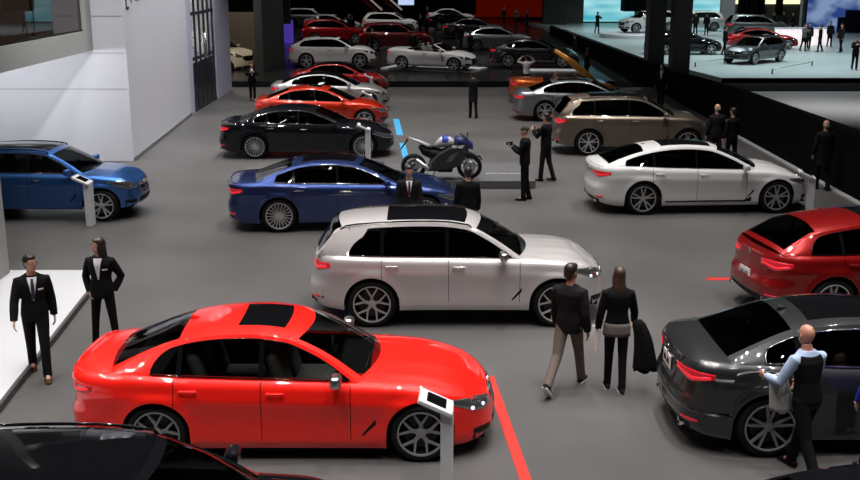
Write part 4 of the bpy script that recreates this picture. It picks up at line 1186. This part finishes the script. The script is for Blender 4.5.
# black sedan lower right
make_car('sedan', 'black sedan roof cut off by the bottom right corner', (4.25, 7.55, 0), R(4), SED(), paint('black', (.006, .006, .008)), 2, rim='y', sideglass=M_GLASSD)
# left row, farther
S_3 = scale_spec(SED(r=.34), .95, 0, .975, .91)
S_C = dict(S_3); S_C['door'] = 2
def row_car(name, label, u, v, rz, s, p, z=0, res=1, **k):
    g = ground(u, v, z); return make_car(name, label, (g.x, g.y, z), R(rz), s, p, res, **k)
row_car('sedan', 'orange red sedan directly behind the black sedan', 325, 126, 2, S_3, paint('orange_red', (.40, .020, .005), .35, .3), sideglass=M_GLASSD, calip=None)
row_car('coupe', 'silver coupe with a black roof behind the orange red sedan', 333, 108, 2, S_C, paint('silver', (.42, .41, .40), .6, .3), roofm=M_TRIM, sideglass=M_GLASSD, chrome_win=False)
S_S = scale_spec(SED(r=.33, door=2), .86, 0, .96, .89)
row_car('coupe', 'small bright red car with a black roof behind the silver coupe', 343, 94, 2, S_S, paint('rich_red', (.36, .006, .008), .3, .3), roofm=M_TRIM, sideglass=M_GLASSD)
# right row, farther
row_car('sedan', 'silver grey sedan behind the bronze SUV on the right', 583, 118, 1, S_G, paint('silver_grey', (.20, .215, .225), .7, .3), sideglass=M_GLASSD)
S_I8 = dict(WB=2.80, xn=2.28, xt=-2.40, hw=.97, r=.35, zs=.16, nose=1.2,
        belt=[(-2.5, .93), (-2.2, .95), (-1.6, .93), (-.8, .86), (0, .82), (.95, .78), (1.45, .82), (1.9, .70), (2.4, .52)],
        top=[(-2.5, .95), (-2.2, 1.0), (-1.2, 1.0), (1.3, .82), (1.6, .80), (1.9, .72), (2.3, .58)],
        C=[(1.35, .80), (.85, 1.0), (.38, 1.16), (.2, 1.2), (0, 1.2), (-.2, 1.2), (-.4, 1.1), (-.6, 1.0), (-1.0, .95)],
        R=[(1.05, .78, .82), (.65, .98, .70), (.28, 1.12, .62), (.2, 1.12, .60), (0, 1.12, .6), (-.2, 1.1, .6), (-.4, 1.0, .6), (-.6, .95, .65), (-1.0, .90, .7)],
        ws=(.08, 1.97), rw=(6.0, 7.9), doors=(-1.3, -.45, .95), win=(-1.0, .86), pil=(-.9, -.3), sun=None, suv=False, door=2)
i8 = row_car('roadster', 'orange open roadster with its gold wing door raised', 565, 101, 0, S_I8, paint('copper_orange', (.50, .10, .015), .5, .3), open_top=True, interior=M_TAN, grille='kidney')
for sg in (1, -1):    # raised wing door
    q = MB(); q.tube([(1.15, sg*.95, .85), (.65, sg*1.12, 1.25), (.1, sg*1.24, 1.70), (-.35, sg*1.28, 2.02)], [.08, .12, .12, .07], 10, flat=.35, up=(0, 1, 0)); q.build('wing_door', paint('gold_orange', (.75, .33, .06), .4, .3), i8)
# dark stage cars (z .28)
Z = .28
S_GC = scale_spec(S_X4, .985, 0, .985, .94)
row_car('coupe_suv', 'white coupe SUV in front of the red station wagon on the dark stage', 335, 66.5, -1, S_GC, paint('white2', (.62, .61, .60)), Z, grille='wide', sideglass=M_GLASSD, chrome_win=False)
S_CV = scale_spec(SED(r=.34, door=2), .95, 0, .97, .92)
S_CV.update(C=[(1.16, .955), (.75, 1.17), (.36, 1.31), (.2, 1.33), (0, 1.3), (-.3, 1.2), (-.6, 1.1), (-.9, 1.03), (-1.2, 1.0)], R=[(.95, .93, .79), (.58, 1.12, .70), (.24, 1.27, .63), (.2, 1.28, .62), (0, 1.25, .62), (-.3, 1.15, .62), (-.6, 1.05, .62), (-.9, 1.0, .66), (-1.2, .98, .7)])
row_car('convertible', 'white open convertible on a low white plinth on the dark stage', 434, 69, -22, S_CV, paint('white2', (.62, .61, .60)), Z+.08, open_top=True, interior=M_INTG, grille='wide')
g = ground(434, 69, Z); q = MB(); q.prism([(-2.5, -1.2), (2.5, -1.2), (2.5, 1.2), (-2.5, 1.2)], 0, .08); o = q.build('display_plinth', WHITE, None, False); o.location = (g.x, g.y, Z); o.rotation_euler = (0, 0, R(-22)); tag(o, 'thin white plinth under the open convertible', 'plinth')
row_car('coupe', 'black coupe on a low plinth right of the silver sedan on the dark stage', 536, 66, -8, S_C, paint('black_silver', (.02, .02, .022), .4, .25), Z+.08, grille='wide', sideglass=M_GLASSD)
g = ground(570, 71, Z); q = MB(); q.prism([(-1.6, -.8), (1.3, -.8), (1.3, .6), (-1.6, .6)], 0, .08); o = q.build('display_plinth', WHITE, None, False); o.location = (g.x-.5, g.y-.2, Z); o.rotation_euler = (0, 0, R(-4)); tag(o, 'thin white plinth under the black coupe', 'plinth')
S_E = scale_spec(SED(), .99, 0, 1.0, .92)
row_car('sedan', 'silver sedan with a red tail lamp on the dark stage', 498, 49.5, 3, S_E, paint('silver2', (.33, .36, .36), .6, .3), Z, grille='wide', sideglass=M_GLASSD)
row_car('sedan', 'dull grey sedan just behind the silver sedan', 476, 38, 4, S_E, paint('dull_grey', (.14, .13, .13), .6, .3), Z, 0, grille='wide', sideglass=M_GLASSD)
row_car('coupe', 'black car with a glowing red lamp behind the dull grey sedan', 455, 29.5, 6, S_C, paint('black', (.006, .006, .008)), Z, 0, grille='wide', sideglass=M_GLASSD)
row_car('coupe', 'white low car at the very back behind the black car', 452, 24, 5, S_C, paint('white2', (.62, .61, .60)), Z, 0, grille='wide', sideglass=M_GLASSD)
row_car('station_wagon', 'bright red station wagon behind the white coupe SUV', 337, 43, -3, SUV(), paint('rich_red', (.36, .006, .008), .3, .3), Z, grille='wide', sideglass=M_GLASSD)
row_car('suv', 'maroon SUV on a low white plinth left of the white convertible', 398, 50, -3, S_X5, paint('maroon', (.13, .006, .010), .3, .3), Z, grille='wide', sideglass=M_GLASSD)
row_car('suv', 'white SUV behind the maroon SUV', 392, 33, -2, SUV(), paint('white2', (.62, .61, .60)), Z, 0, grille='wide', sideglass=M_GLASSD)
row_car('suv', 'white SUV at the far back left of the back row', 311, 27, -2, SUV(), paint('white2', (.62, .61, .60)), Z, 0, grille='wide', sideglass=M_GLASSD)
row_car('coupe', 'white car with its door open behind the red station wagon', 334, 32, -10, S_C, paint('white2', (.62, .61, .60)), Z, 0, grille='wide', sideglass=M_GLASSD)
# cream off-roader in the niche
S_OR = scale_spec(SUV(r=.42), .98, .05, 1.17, .98)
make_car('off_roader', 'cream off-road SUV in the dark lit niche beyond the lilac wall', (-11.3, 56.5, 0.0), R(-28), S_OR, paint('cream', (.50, .44, .33)), 1, grille='wide', cladding=True, sideglass=M_GLASSD)
# right stage cars (z .25)
Z = .25
row_car('hatchback', 'silver grey hatchback facing left between low rails on the white stage', 754, 62.5, 222, scale_spec(SUV(r=.34), .93, -.03, .92, .90), paint('steel_grey', (.07, .075, .085), .6, .3), Z, grille='wide', sideglass=M_GLASSD)
row_car('sports_car', 'bright red low coupe behind the silver grey hatchback', 762, 48.5, -2, scale_spec(S_C, 1.0, 0, .92, .93), paint('rich_red', (.36, .006, .008), .3, .3), Z, grille='wide', sideglass=M_GLASSD)
row_car('suv', 'dark grey SUV behind the red low coupe', 757, 37.5, 0, S_X5, paint('steel_grey2', (.09, .095, .10), .6, .3), Z, 0, grille='wide', sideglass=M_GLASSD)
row_car('sedan', 'black car on the white stage partly hidden by the grey columns', 684, 54, 3, S_3, paint('black', (.006, .006, .008)), Z, grille='wide', sideglass=M_GLASSD)
g = ground(646, 36, .25)
make_car('suv', 'white SUV on the round turntable left of the grey columns', (g.x, g.y, .55), R(200), SUV(), paint('white2', (.62, .61, .60)), 0, grille='wide', sideglass=M_GLASSD)
row_car('suv', 'white car behind the grey columns and the two visitors', 694, 31, 180, SUV(), paint('white2', (.62, .61, .60)), Z, 0, grille='wide', sideglass=M_GLASSD)

# ================================================================== MOTORCYCLE
def motorcycle(pos, rz):
    r_ = empty('motorcycle', pos, rz, 'blue and white sport motorcycle standing on the low grey plinth', 'motorcycle')
    bl = paint('moto_blue', (.03, .06, .35)); wh = paint('moto_white', (.42, .42, .45)); gy = paint('moto_grey', (.045, .045, .05), .5)
    for x, w in ((.72, .12), (-.70, .19)):
        q = MB(); q.lathe([(.23, -w/2), (.29, -w/2), (.315, -w/4), (.32, 0), (.315, w/4), (.29, w/2), (.23, w/2)], 32, 'y'); o = q.build('wheel', M_TYRE, r_); o.location = (x, 0, .32)
        q = MB(); q.lathe([(.235, -.05), (.235, .05), (.215, .05), (.215, -.05)], 32, 'y', closed=True)
        for k_ in range(5):
            a = 2*PI*k_/5; q.tube([(.03*math.cos(a), 0, .03*math.sin(a)), (.22*math.cos(a+.15), 0, .22*math.sin(a+.15))], .014, 6)
        q.lathe([(.001, -.07), (.05, -.07), (.05, .07), (.001, .07)], 12, 'y'); q.build('rim', M_RIMD, o)
        q = MB()
        for s_ in ((1, -1) if x > 0 else (1,)): q.lathe([(.09, s_*.075), (.155, s_*.075), (.155, s_*.082), (.09, s_*.082)], 24, 'y', closed=True)
        q.build('brake_disc', M_SATIN, o)
    q = MB()
    for s_ in (1, -1): q.tube([(.72, s_*.11, .32), (.47, s_*.10, .92)], [.028, .024], 10)
    q.build('front_fork', M_SATIN, r_)
    q = MB(); q.tube([(-.70, .12, .32), (-.15, .10, .40)], [.03, .045], 8); q.tube([(-.70, -.12, .32), (-.15, -.10, .40)], [.03, .045], 8); q.build('swingarm', M_SATIN, r_)
    q = MB(); q.rbox((.05, 0, .42), (.48, .30, .36), .07); q.rbox((.10, 0, .25), (.40, .24, .14), .05); q.build('engine', M_PLASTIC, r_)
    def side_shell(nm, poly, y0, y1, m_):
        q = MB()
        for s_ in (1, -1):
            n_ = len(poly); cx_ = sum(p[0] for p in poly)/n_; cz_ = sum(p[1] for p in poly)/n_
            V = [(x_, s_*y0, z_) for x_, z_ in poly]+[(cx_+(x_-cx_)*.8, s_*y1, cz_+(z_-cz_)*.8) for x_, z_ in poly]
            q.add(V, [(i, (i+1) % n_, n_+(i+1) % n_, n_+i) for i in range(n_)]+[tuple(range(n_, 2*n_))])
        return q.build(nm, m_, r_, False)
    side_shell('side_fairing', [(.62, .90), (.70, .70), (.50, .38), (.15, .22), (-.35, .22), (-.32, .44), (-.05, .70), (.30, .90)], .15, .25, gy)
    side_shell('fairing_stripe', [(.50, .80), (.52, .72), (.25, .45), (.05, .42), (.2, .62)], .235, .25, wh)
    q = MB(); q.tube([(.34, 0, .98), (.56, 0, .96), (.74, 0, .86), (.80, 0, .76)], [.17, .165, .12, .03], 12, flat=.75); q.build('front_cowl', paint('moto_dark_blue', (.015, .025, .12)), r_)
    q = MB(); q.grid([[(x_, y_, z_) for y_ in np.linspace(-w_, w_, 7)] for x_, w_, z_ in ((.70, .10, .97), (.60, .13, 1.08), (.48, .12, 1.16))]); q.build('windshield', glass_mat('smoke', (.2, .2, .2)), r_)
    q = MB(); q.tube([(.34, 0, .86), (.20, 0, .95), (.02, 0, .95), (-.16, 0, .83)], [.09, .17, .165, .08], 14, flat=.85); q.build('fuel_tank', wh, r_)
    q = MB(); q.tube([(.28, 0, .90), (.15, 0, .975), (.03, 0, .975)], [.10, .176, .17], 14, flat=.80); q.build('tank_panel', bl, r_)
    q = MB(); q.tube([(-.12, 0, .82), (-.30, 0, .81), (-.45, 0, .86)], [.09, .13, .10], 10, flat=.35); q.build('rider_seat', M_PLASTIC, r_)
    q = MB(); q.tube([(-.30, 0, .84), (-.55, 0, .95), (-.82, 0, 1.06)], [.14, .10, .03], 10, flat=.40); q.build('tail_section', wh, r_)
    q = MB(); q.tube([(.2, 0, .62), (-.15, 0, .62), (-.42, 0, .72), (-.55, 0, .84)], [.15, .16, .12, .05], 10); q.build('frame_cover', M_PLASTIC, r_)
    q = MB(); q.box((-.86, 0, 1.04), (.03, .10, .03)); q.build('tail_lamp', M_RED, r_)
    q = MB()
    for s_ in (1, -1): q.tube([(.44, s_*.10, .98), (.38, s_*.33, .94)], .016, 6)
    q.build('handlebar', M_PLASTIC, r_)
    q = MB()
    for s_ in (1, -1): q.tube([(.60, s_*.12, 1.02), (.66, s_*.28, 1.10)], .008, 5); q.rbox((.66, s_*.33, 1.11), (.03, .14, .07), .015)
    q.build('mirror', M_PLASTIC, r_)
    q = MB(); q.tube([(.0, -.14, .26), (-.35, -.16, .30), (-.62, -.20, .52)], [.035, .05, .055], 10); q.build('exhaust', M_SATIN, r_)
    q = MB(); q.tube([(.45, 0, .60), (.72, 0, .68), (.98, 0, .58), (1.04, 0, .48)], [.05, .07, .065, .03], 8, flat=.5); q.build('front_mudguard', gy, r_)
    q = MB(); q.tube([(-.1, .16, .30), (-.22, .30, .01)], .012, 6); q.build('side_stand', M_PLASTIC, r_)
    q = MB(); q.tube([(-.85, 0, 1.0), (-1.02, 0, .75)], [.03, .015], 6); q.build('plate_holder', M_PLASTIC, r_)
mg = ground(434, 178, .2)
motorcycle((mg.x+.18, mg.y-.1, .203), R(-3))

# ================================================================== KIOSKS
def kiosk(pos, rz, label, s=1.0):
    r_ = empty('info_kiosk', pos, rz, label, 'kiosk', 'white information kiosks beside the cars')
    MB().rbox((0, 0, .475*s), (.13, .26, .95*s), .008).build('post', WHITE, r_, False)
    tl = R(-24)
    q = MB(); q.rbox((-.12, 0, 1.00*s), (.38, .36, .05), .01, rot=(0, -tl if False else R(24), 0)); top = q.build('sloping_top', WHITE, r_, False)
    q = MB(); nx_ = math.sin(R(24)); q.rbox((-.12+.028*nx_, 0, 1.00*s+.028*math.cos(R(24))), (.22, .24, .012), .004, rot=(0, R(24), 0)); q.build('tablet', M_TRIM, top, False)
    return r_
kiosk((.18, 10.35, 0), R(-3), 'white kiosk with a tablet beside the front wheel of the bright red sedan')
kiosk((-7.35, 22.35, 0), R(-3), 'white kiosk beside the front wheel of the bright blue SUV')
kiosk((-1.78, 30.15, 0), R(-3), 'white kiosk beside the front wheel of the black sedan')
kiosk(tuple(ground(370.5, 121)), R(-3), 'white kiosk in front of the orange red sedan')
kiosk(tuple(ground(371.5, 100)), R(-3), 'white kiosk in front of the silver coupe with the black roof')
kiosk((8.95, 31.2, 0), R(-3), 'grey-looking kiosk at the nose of the bronze SUV')
kk = kiosk((8.42, 22.95, 0), R(-12), 'pale kiosk standing in front of the nose of the white gran turismo')

# ================================================================== PEOPLE PLACEMENT
def P(u, v, z=0): return tuple(ground(u, v, z))
def head_at(u, v, h, z=0.0):
    g = ground(u, v, z+h); return (g.x, g.y, z)
PH = ((48, 12, 85, 40), (48, 12, 85, 40))
person('man in dark suit, blue tie and glasses beside the white platform', P(41, 376), -68, 1.76, 'black', 'black', 'brown', res=2, shirt='white', tie='denim', tag_=True, glasses=True, legs=((16, 6), (-12, 16)), turn=35, hairm=HAIR, arms=((-10, 10, 14, 0), (14, 14, 12, 0)), skin=SKIN)
person('woman with long dark hair in a dark trouser suit behind the bright red sedan', P(107, 349), -92, 1.70, 'black', 'black', res=2, hair='long', female=True, shirt='white', tag_=True, arms=((-22, 20, 45, 30), (-18, 20, 40, 25)), turn=-55, spread=7, legs=((2, 2), (-2, 2)))
person('man in a dark jacket and taupe trousers walking towards the white SUV', P(567, 388), 62, 1.78, 'dark', 'taupe', 'dark', res=2, legs=((-24, 22), (22, 4)), turn=-25, arms=((10, 8, 12, 0), (-6, 10, 20, 0)), skin=SKIN2, style='jacket')
w_, wi = person('woman with long dark hair and a black coat over her right arm', P(614, 390), 88, 1.70, 'black', 'black', 'dark', res=2, hair='long', female=True, style='sweater', arms=((0, 12, 15, 0), (12, 14, 30, 0)), turn=10, hem=.93, legs=((6, 2), (-6, 6)), hairm=HAIRB)
# her light shirt hem
q = MB(); rings(q, [(wi['T'](0, 0, z), d, w) for z, d, w in ((-.13, .135, .185), (-.08, .135, .185), (-.0, .132, .18), (.05, .125, .17))]); q.build('shirt_hem', cloth('grey'), w_)
def drape(name, label, pos, pts, w, m_, th=.03, rz=0, cat='coat'):
    # folded cloth hanging in waves
    q = MB(); V = []; n_ = 36; rows_ = 16; Q = catmull(pts, np.linspace(0, len(pts)-1, rows_)); W_ = np.interp(np.linspace(0, 1, rows_), np.linspace(0, 1, len(w)), w)
    for i in range(rows_):
        f = i/(rows_-1)
        for k_ in range(n_):
            t = 2*PI*k_/n_; wv = 1+.16*f*math.sin(5*t+1.2+f)+.08*f*math.sin(9*t+2*f)
            zz = -.035*f*math.sin(3*t+.5) if i == rows_-1 else 0
            V.append((Q[i][0]+W_[i]*wv*math.cos(t), Q[i][1]+W_[i]*th*wv*math.sin(t), Q[i][2]+zz))
    Fs = [(i*n_+k_, i*n_+(k_+1) % n_, (i+1)*n_+(k_+1) % n_, (i+1)*n_+k_) for i in range(rows_-1) for k_ in range(n_)]+[tuple(range(n_))[::-1], tuple((rows_-1)*n_+k_ for k_ in range(n_))]
    q.add(V, Fs); o = q.build(name, m_, None); o.location = pos; o.rotation_euler = (0, 0, rz); return tag(o, label, cat)
wp = P(614, 390)
drape('coat', 'black coat hanging from the arm of the long haired woman', (wp[0]+.31, wp[1]-.02, 0), [(-.04, .03, .98), (-.03, 0, .93), (.02, -.02, .75), (.05, -.03, .5), (.07, -.03, .30)], [.05, .085, .11, .135, .15], cloth('black'), .38)
q = MB(); q.box((0, 0, .0), (.02, .22, .30), rot=(0, .15, .3)); o = q.build('brochure', mat('paper_white', (.7, .7, .68), .6), None, False); o.location = (wp[0]-.27, wp[1]+.08, .70); tag(o, 'white brochure held in the left hand of the long haired woman', 'brochure')
bp = P(800, 476)
person('bald man in a black vest and light blue shirt beside the charcoal grey sedan', bp, 112, 1.78, 'blue', 'black', res=2, hair=None, vest='black', style='shirt', lean=7, legs=((-16, 14), (20, 6)), arms=((16, 20, 70, 10), (15, 6, 40, 10)), turn=0, skin=mat('skin_pink', (.50, .24, .16), .45))
drape('jacket', 'light grey jacket hanging over the arm of the bald man', (bp[0]-.24, bp[1]+.14, 0), [(-.02, 0, 1.15), (-.04, .0, 1.10), (-.03, -.02, .98), (.0, -.03, .84), (.02, -.03, .74)], [.05, .10, .11, .13, .14], mat('cloth_light_grey', (.36, .355, .35), .8, noise=(20, .1)), .34, cat='jacket')
person('visitor in a strong blue top at the right edge beside the bald man', P(874, 474), 100, 1.68, 'strongblue', 'black', res=1)
person('man with reddish face between the dark blue sedan and the white SUV', head_at(409, 165, 1.74), -88, 1.76, 'dark', 'black', res=1, shirt='white', tie='maroon', nod=12)
person('man in a dark jacket seen from behind, right of the reddish faced man', head_at(468, 167, 1.72), 100, 1.74, 'black', 'black', res=1)
person('man in black with a cap holding a camera to his chest right of the motorcycle', P(524, 200), 172, 1.80, 'black', 'black', 'black', res=1, hair='cap', hairm=mat('cap_dark', (.03, .028, .025), .8), arms=((30, 5, 100, 35), (30, 5, 100, 35)), legs=((2, 2), (-4, 6)), group='visitors near the motorcycle')
person('man with a backpack standing behind the man with the cap', P(545, 181), 150, 1.80, 'black', 'dark', res=1, arms=((35, 8, 100, 30), (35, 8, 100, 30)), group='visitors near the motorcycle')
person('photographer in a white shirt raising both arms behind the orange roadster', P(526, 94.5), 95, 1.72, 'white', 'dark', res=1, arms=((110, 45, 100, 50), (110, 45, 100, 50)), style='shirt')
person('man in dark clothes taking pictures in front of the dark stage', P(473, 118), 100, 1.72, 'dark', 'dark', res=1, arms=PH, style='coat')
person('man with a camera and white shirt front near the lilac wall', P(253, 101), -80, 1.62, 'black', 'black', res=1, arms=PH, shirt='white')
person('person in a dark suit and white shirt beside the grey columns', P(660, 107), -110, 1.74, 'black', 'black', res=1, shirt='white')
person('grey haired man in front of the black partition, left one of the pair', head_at(718, 105, 1.74), 100, 1.78, 'dark', 'dark', res=1, hair='fringe', hairm=HAIRG)
person('dark haired person in front of the black partition, right one of the pair', head_at(734, 108, 1.68), 120, 1.70, 'black', 'black', res=1)
person('dim figure in a dark coat beside the black partition at the right', (9.85, 26.2, 0), 95, 1.76, 'dark', 'black', res=1, hair='fringe', hairm=HAIRG, style='coat')
Zs = .25; GS = 'visitors on the white stage'
stage = [((597, 33.5), 1.72, -60, 'dark', 'lone man standing before the cyan screen left of the columns'), ((695, 35), 1.75, 90, 'dark', 'left one of two visitors before the pale cyan screen'), ((706, 35), 1.70, 90, 'black', 'right one of two visitors before the pale cyan screen'),
    ((724, 55), 1.74, 10, 'black', 'person in black at the nose of the black stage car'), ((803, 51), 1.72, -60, 'grey', 'visitor in grey left of the reception counter end'), ((808, 50), 1.74, -120, 'dark', 'visitor in dark clothes touching shoulders with the grey one'),
    ((819, 52), 1.70, 160, 'black', 'visitor in a black coat before the reception counter'), ((829, 47), 1.70, -90, 'dark', 'visitor right of the black coated one by the counter'), ((840, 52.5), 1.78, 200, 'dark', 'tall visitor with crossed arms before the blue screen'),
    ((854, 70), 1.72, -100, 'black', 'man in a black suit at the right edge of the white stage')]
for (uv, h, f, c_, lb) in stage:
    person(lb, P(*uv, Zs), f, h, c_, 'black', res=0 if uv[1] < 60 else 1, group=GS, arms=PH if h == 1.72 else ((5, 8, 15, 0), (5, 8, 15, 0)), shirt=None)
def camera_prop(pos, rz, label):
    r_ = empty('photo_camera', pos, rz, label, 'camera')
    MB().rbox((0, 0, 0), (.07, .14, .10), .015).build('camera_body', M_PLASTIC, r_)
    q = MB(); q.lathe([(.001, .12), (.035, .12), (.042, .03), (.042, 0)], 14, 'x'); q.build('lens', M_TRIM, r_)
def held(u, v, h, f, zc, lb, d=.30):
    g = ground(u, v); a = math.radians(f); camera_prop((g.x+d*math.cos(a), g.y+d*math.sin(a), zc), a, lb)
held(524, 200, 1.8, 172, 1.36, 'dark camera held by the man with the cap', .33)
held(253, 101, 1.62, -80, 1.22, 'dark camera held by the man near the lilac wall', .27)
# crowd in the far background, small
GB = 'visitors in the far background'
random.seed(11)
crowd = [(382, 19, 'white', 'far visitor in a white shirt at the foot of the escalators'), (349, 36, 'dark', 'far visitor leaning at the open white car'), (318, 35, 'white', 'far visitor in white left of the open white car'), (352, 38, 'black', 'far visitor right of the open white car'),
    (461, 52, 'black', 'far visitor in black left of the silver sedan tail'), (470, 60, 'black', 'far visitor in black at the silver sedan rear bumper'), (420, 38, 'black', 'far visitor between maroon SUV and the red-lamp car'), (427, 36, 'dark', 'far visitor a step behind the one by the maroon SUV'), (427, 27, 'black', 'far visitor at the low white car'),
    (504, 26, 'dark', 'far visitor before the dark red wall, left one'), (516, 27, 'grey', 'far visitor with a pale bag before the dark red wall'), (527, 30, 'black', 'far visitor before the charcoal pillar'), (413, 60, 'black', 'far visitor left of the white convertible'), (372, 58, 'black', 'far visitor at the maroon SUV rear'),
    (773, 34, 'dark', 'far visitor under the lit windows, left one'), (783, 33, 'black', 'far visitor under the lit windows, middle one'), (792, 34, 'black', 'far visitor under the lit windows, right one'), (574, 62, 'dark', 'far visitor at the nose of the black coupe'), (586, 86, 'black', 'person leaning at the raised gold door')]
for (u, v, c_, lb) in crowd:
    z = .28 if (u < 560 and v < 70) else (.25 if v < 40 else 0)
    person(lb, P(u, v, z), random.uniform(0, 360), random.uniform(1.62, 1.78), c_, 'black', res=0, group=GB)

# ================================================================== LIGHT
def area(x, y, z, e, size=.35, col=(1, .97, .94), tgt=None, spread=None):
    l = bpy.data.lights.new('spot_or_fill', 'AREA'); l.shape = 'DISK'; l.size = size; l.energy = e; l.color = col
    if spread: l.spread = math.radians(spread)
    o = bpy.data.objects.new('spot_or_fill', l); link(o); o.location = (x, y, z)
    if tgt is not None: o.rotation_euler = (Vector(tgt)-Vector((x, y, z))).to_track_quat('-Z', 'Y').to_euler()
    return o
random.seed(5)
LE = 62
for y in (7, 9.5, 12, 14.5, 17, 20, 23, 26.5, 30, 34, 38.5, 44):
    for x in (-8, -5, -2, 1, 4, 7):
        if x > 5 and y > 34: continue
        area(x+random.uniform(-.7, .7), y+random.uniform(-.8, .8), 10.2, LE*random.uniform(.7, 1.3)*(1.2 if y > 24 else 1), .2, spread=78)
for y in (52, 60, 70, 82, 96):
    for x in (-9, -3, 3): area(x+random.uniform(-1, 1), y+random.uniform(-2, 2), 10, 130, .3, spread=100)
for y in (55, 64, 76, 90):
    for x in (15, 20, 26): area(x, y, 10, 300, .4, (.86, .98, 1), spread=120)
area(15, 42, 8, 60, .4, spread=70); area(18, 41, 8, 70, .4, spread=70); area(22, 41, 8, 70, .4, spread=70)
# unseen wall washers added under and beside the office box, lamp in the niche
for x in (-16.5, -13, -10.6): area(x, 27.2, 3.12, 62, .3, (.93, .94, 1), tgt=(x, 30.2, 1.6), spread=150)
area(-7.4, 25.5, 9.5, 30, .4, (.93, .94, 1), tgt=(-9.3, 30.2, 3.0), spread=80)
area(-5.5, 21, 8.5, 60, .4, (.93, .94, 1), tgt=(-12, 30.2, 1.5), spread=60)
for y in (32, 36, 40): area(-4.5, y, 10.5, 120, .4, (.93, .94, 1), tgt=(-9, y, 2.8), spread=110)
area(-9.9, 42.9, 5.2, 70, .3, tgt=(-10.4, 42.9, 3))  # unseen fill added to brighten the room behind the glazed door
area(-11.0, 24, 8.0, 260, .5, (1, .85, .75))  # unseen fill added to brighten the brown office interior
area(-11, 60, 7.2, 140, .4, (1, .85, .65), spread=120); area(-9.9, 52.2, 7.0, 110, .3, (1, .9, .75), spread=90)
w = bpy.data.worlds.new('world'); sc.world = w; w.use_nodes = True
w.node_tree.nodes['Background'].inputs[0].default_value = (.02, .02, .022, 1)
# ================================================================== CAMERA
c = bpy.data.cameras.new('camera'); co = bpy.data.objects.new('camera', c); link(co)
c.sensor_fit = 'HORIZONTAL'; c.sensor_width = 36; c.lens = F_PX/860*36; c.clip_end = 400
co.location = (0, 0, CAM_H); co.rotation_euler = (PI/2-PITCH, 0, 0)
sc.camera = co
sc.view_settings.view_transform = 'Standard'; sc.view_settings.look = 'None'; sc.view_settings.gamma = 1; sc.view_settings.exposure = 0
sc.cycles.max_bounces = 6; sc.cycles.sample_clamp_indirect = 4; sc.cycles.transparent_max_bounces = 10
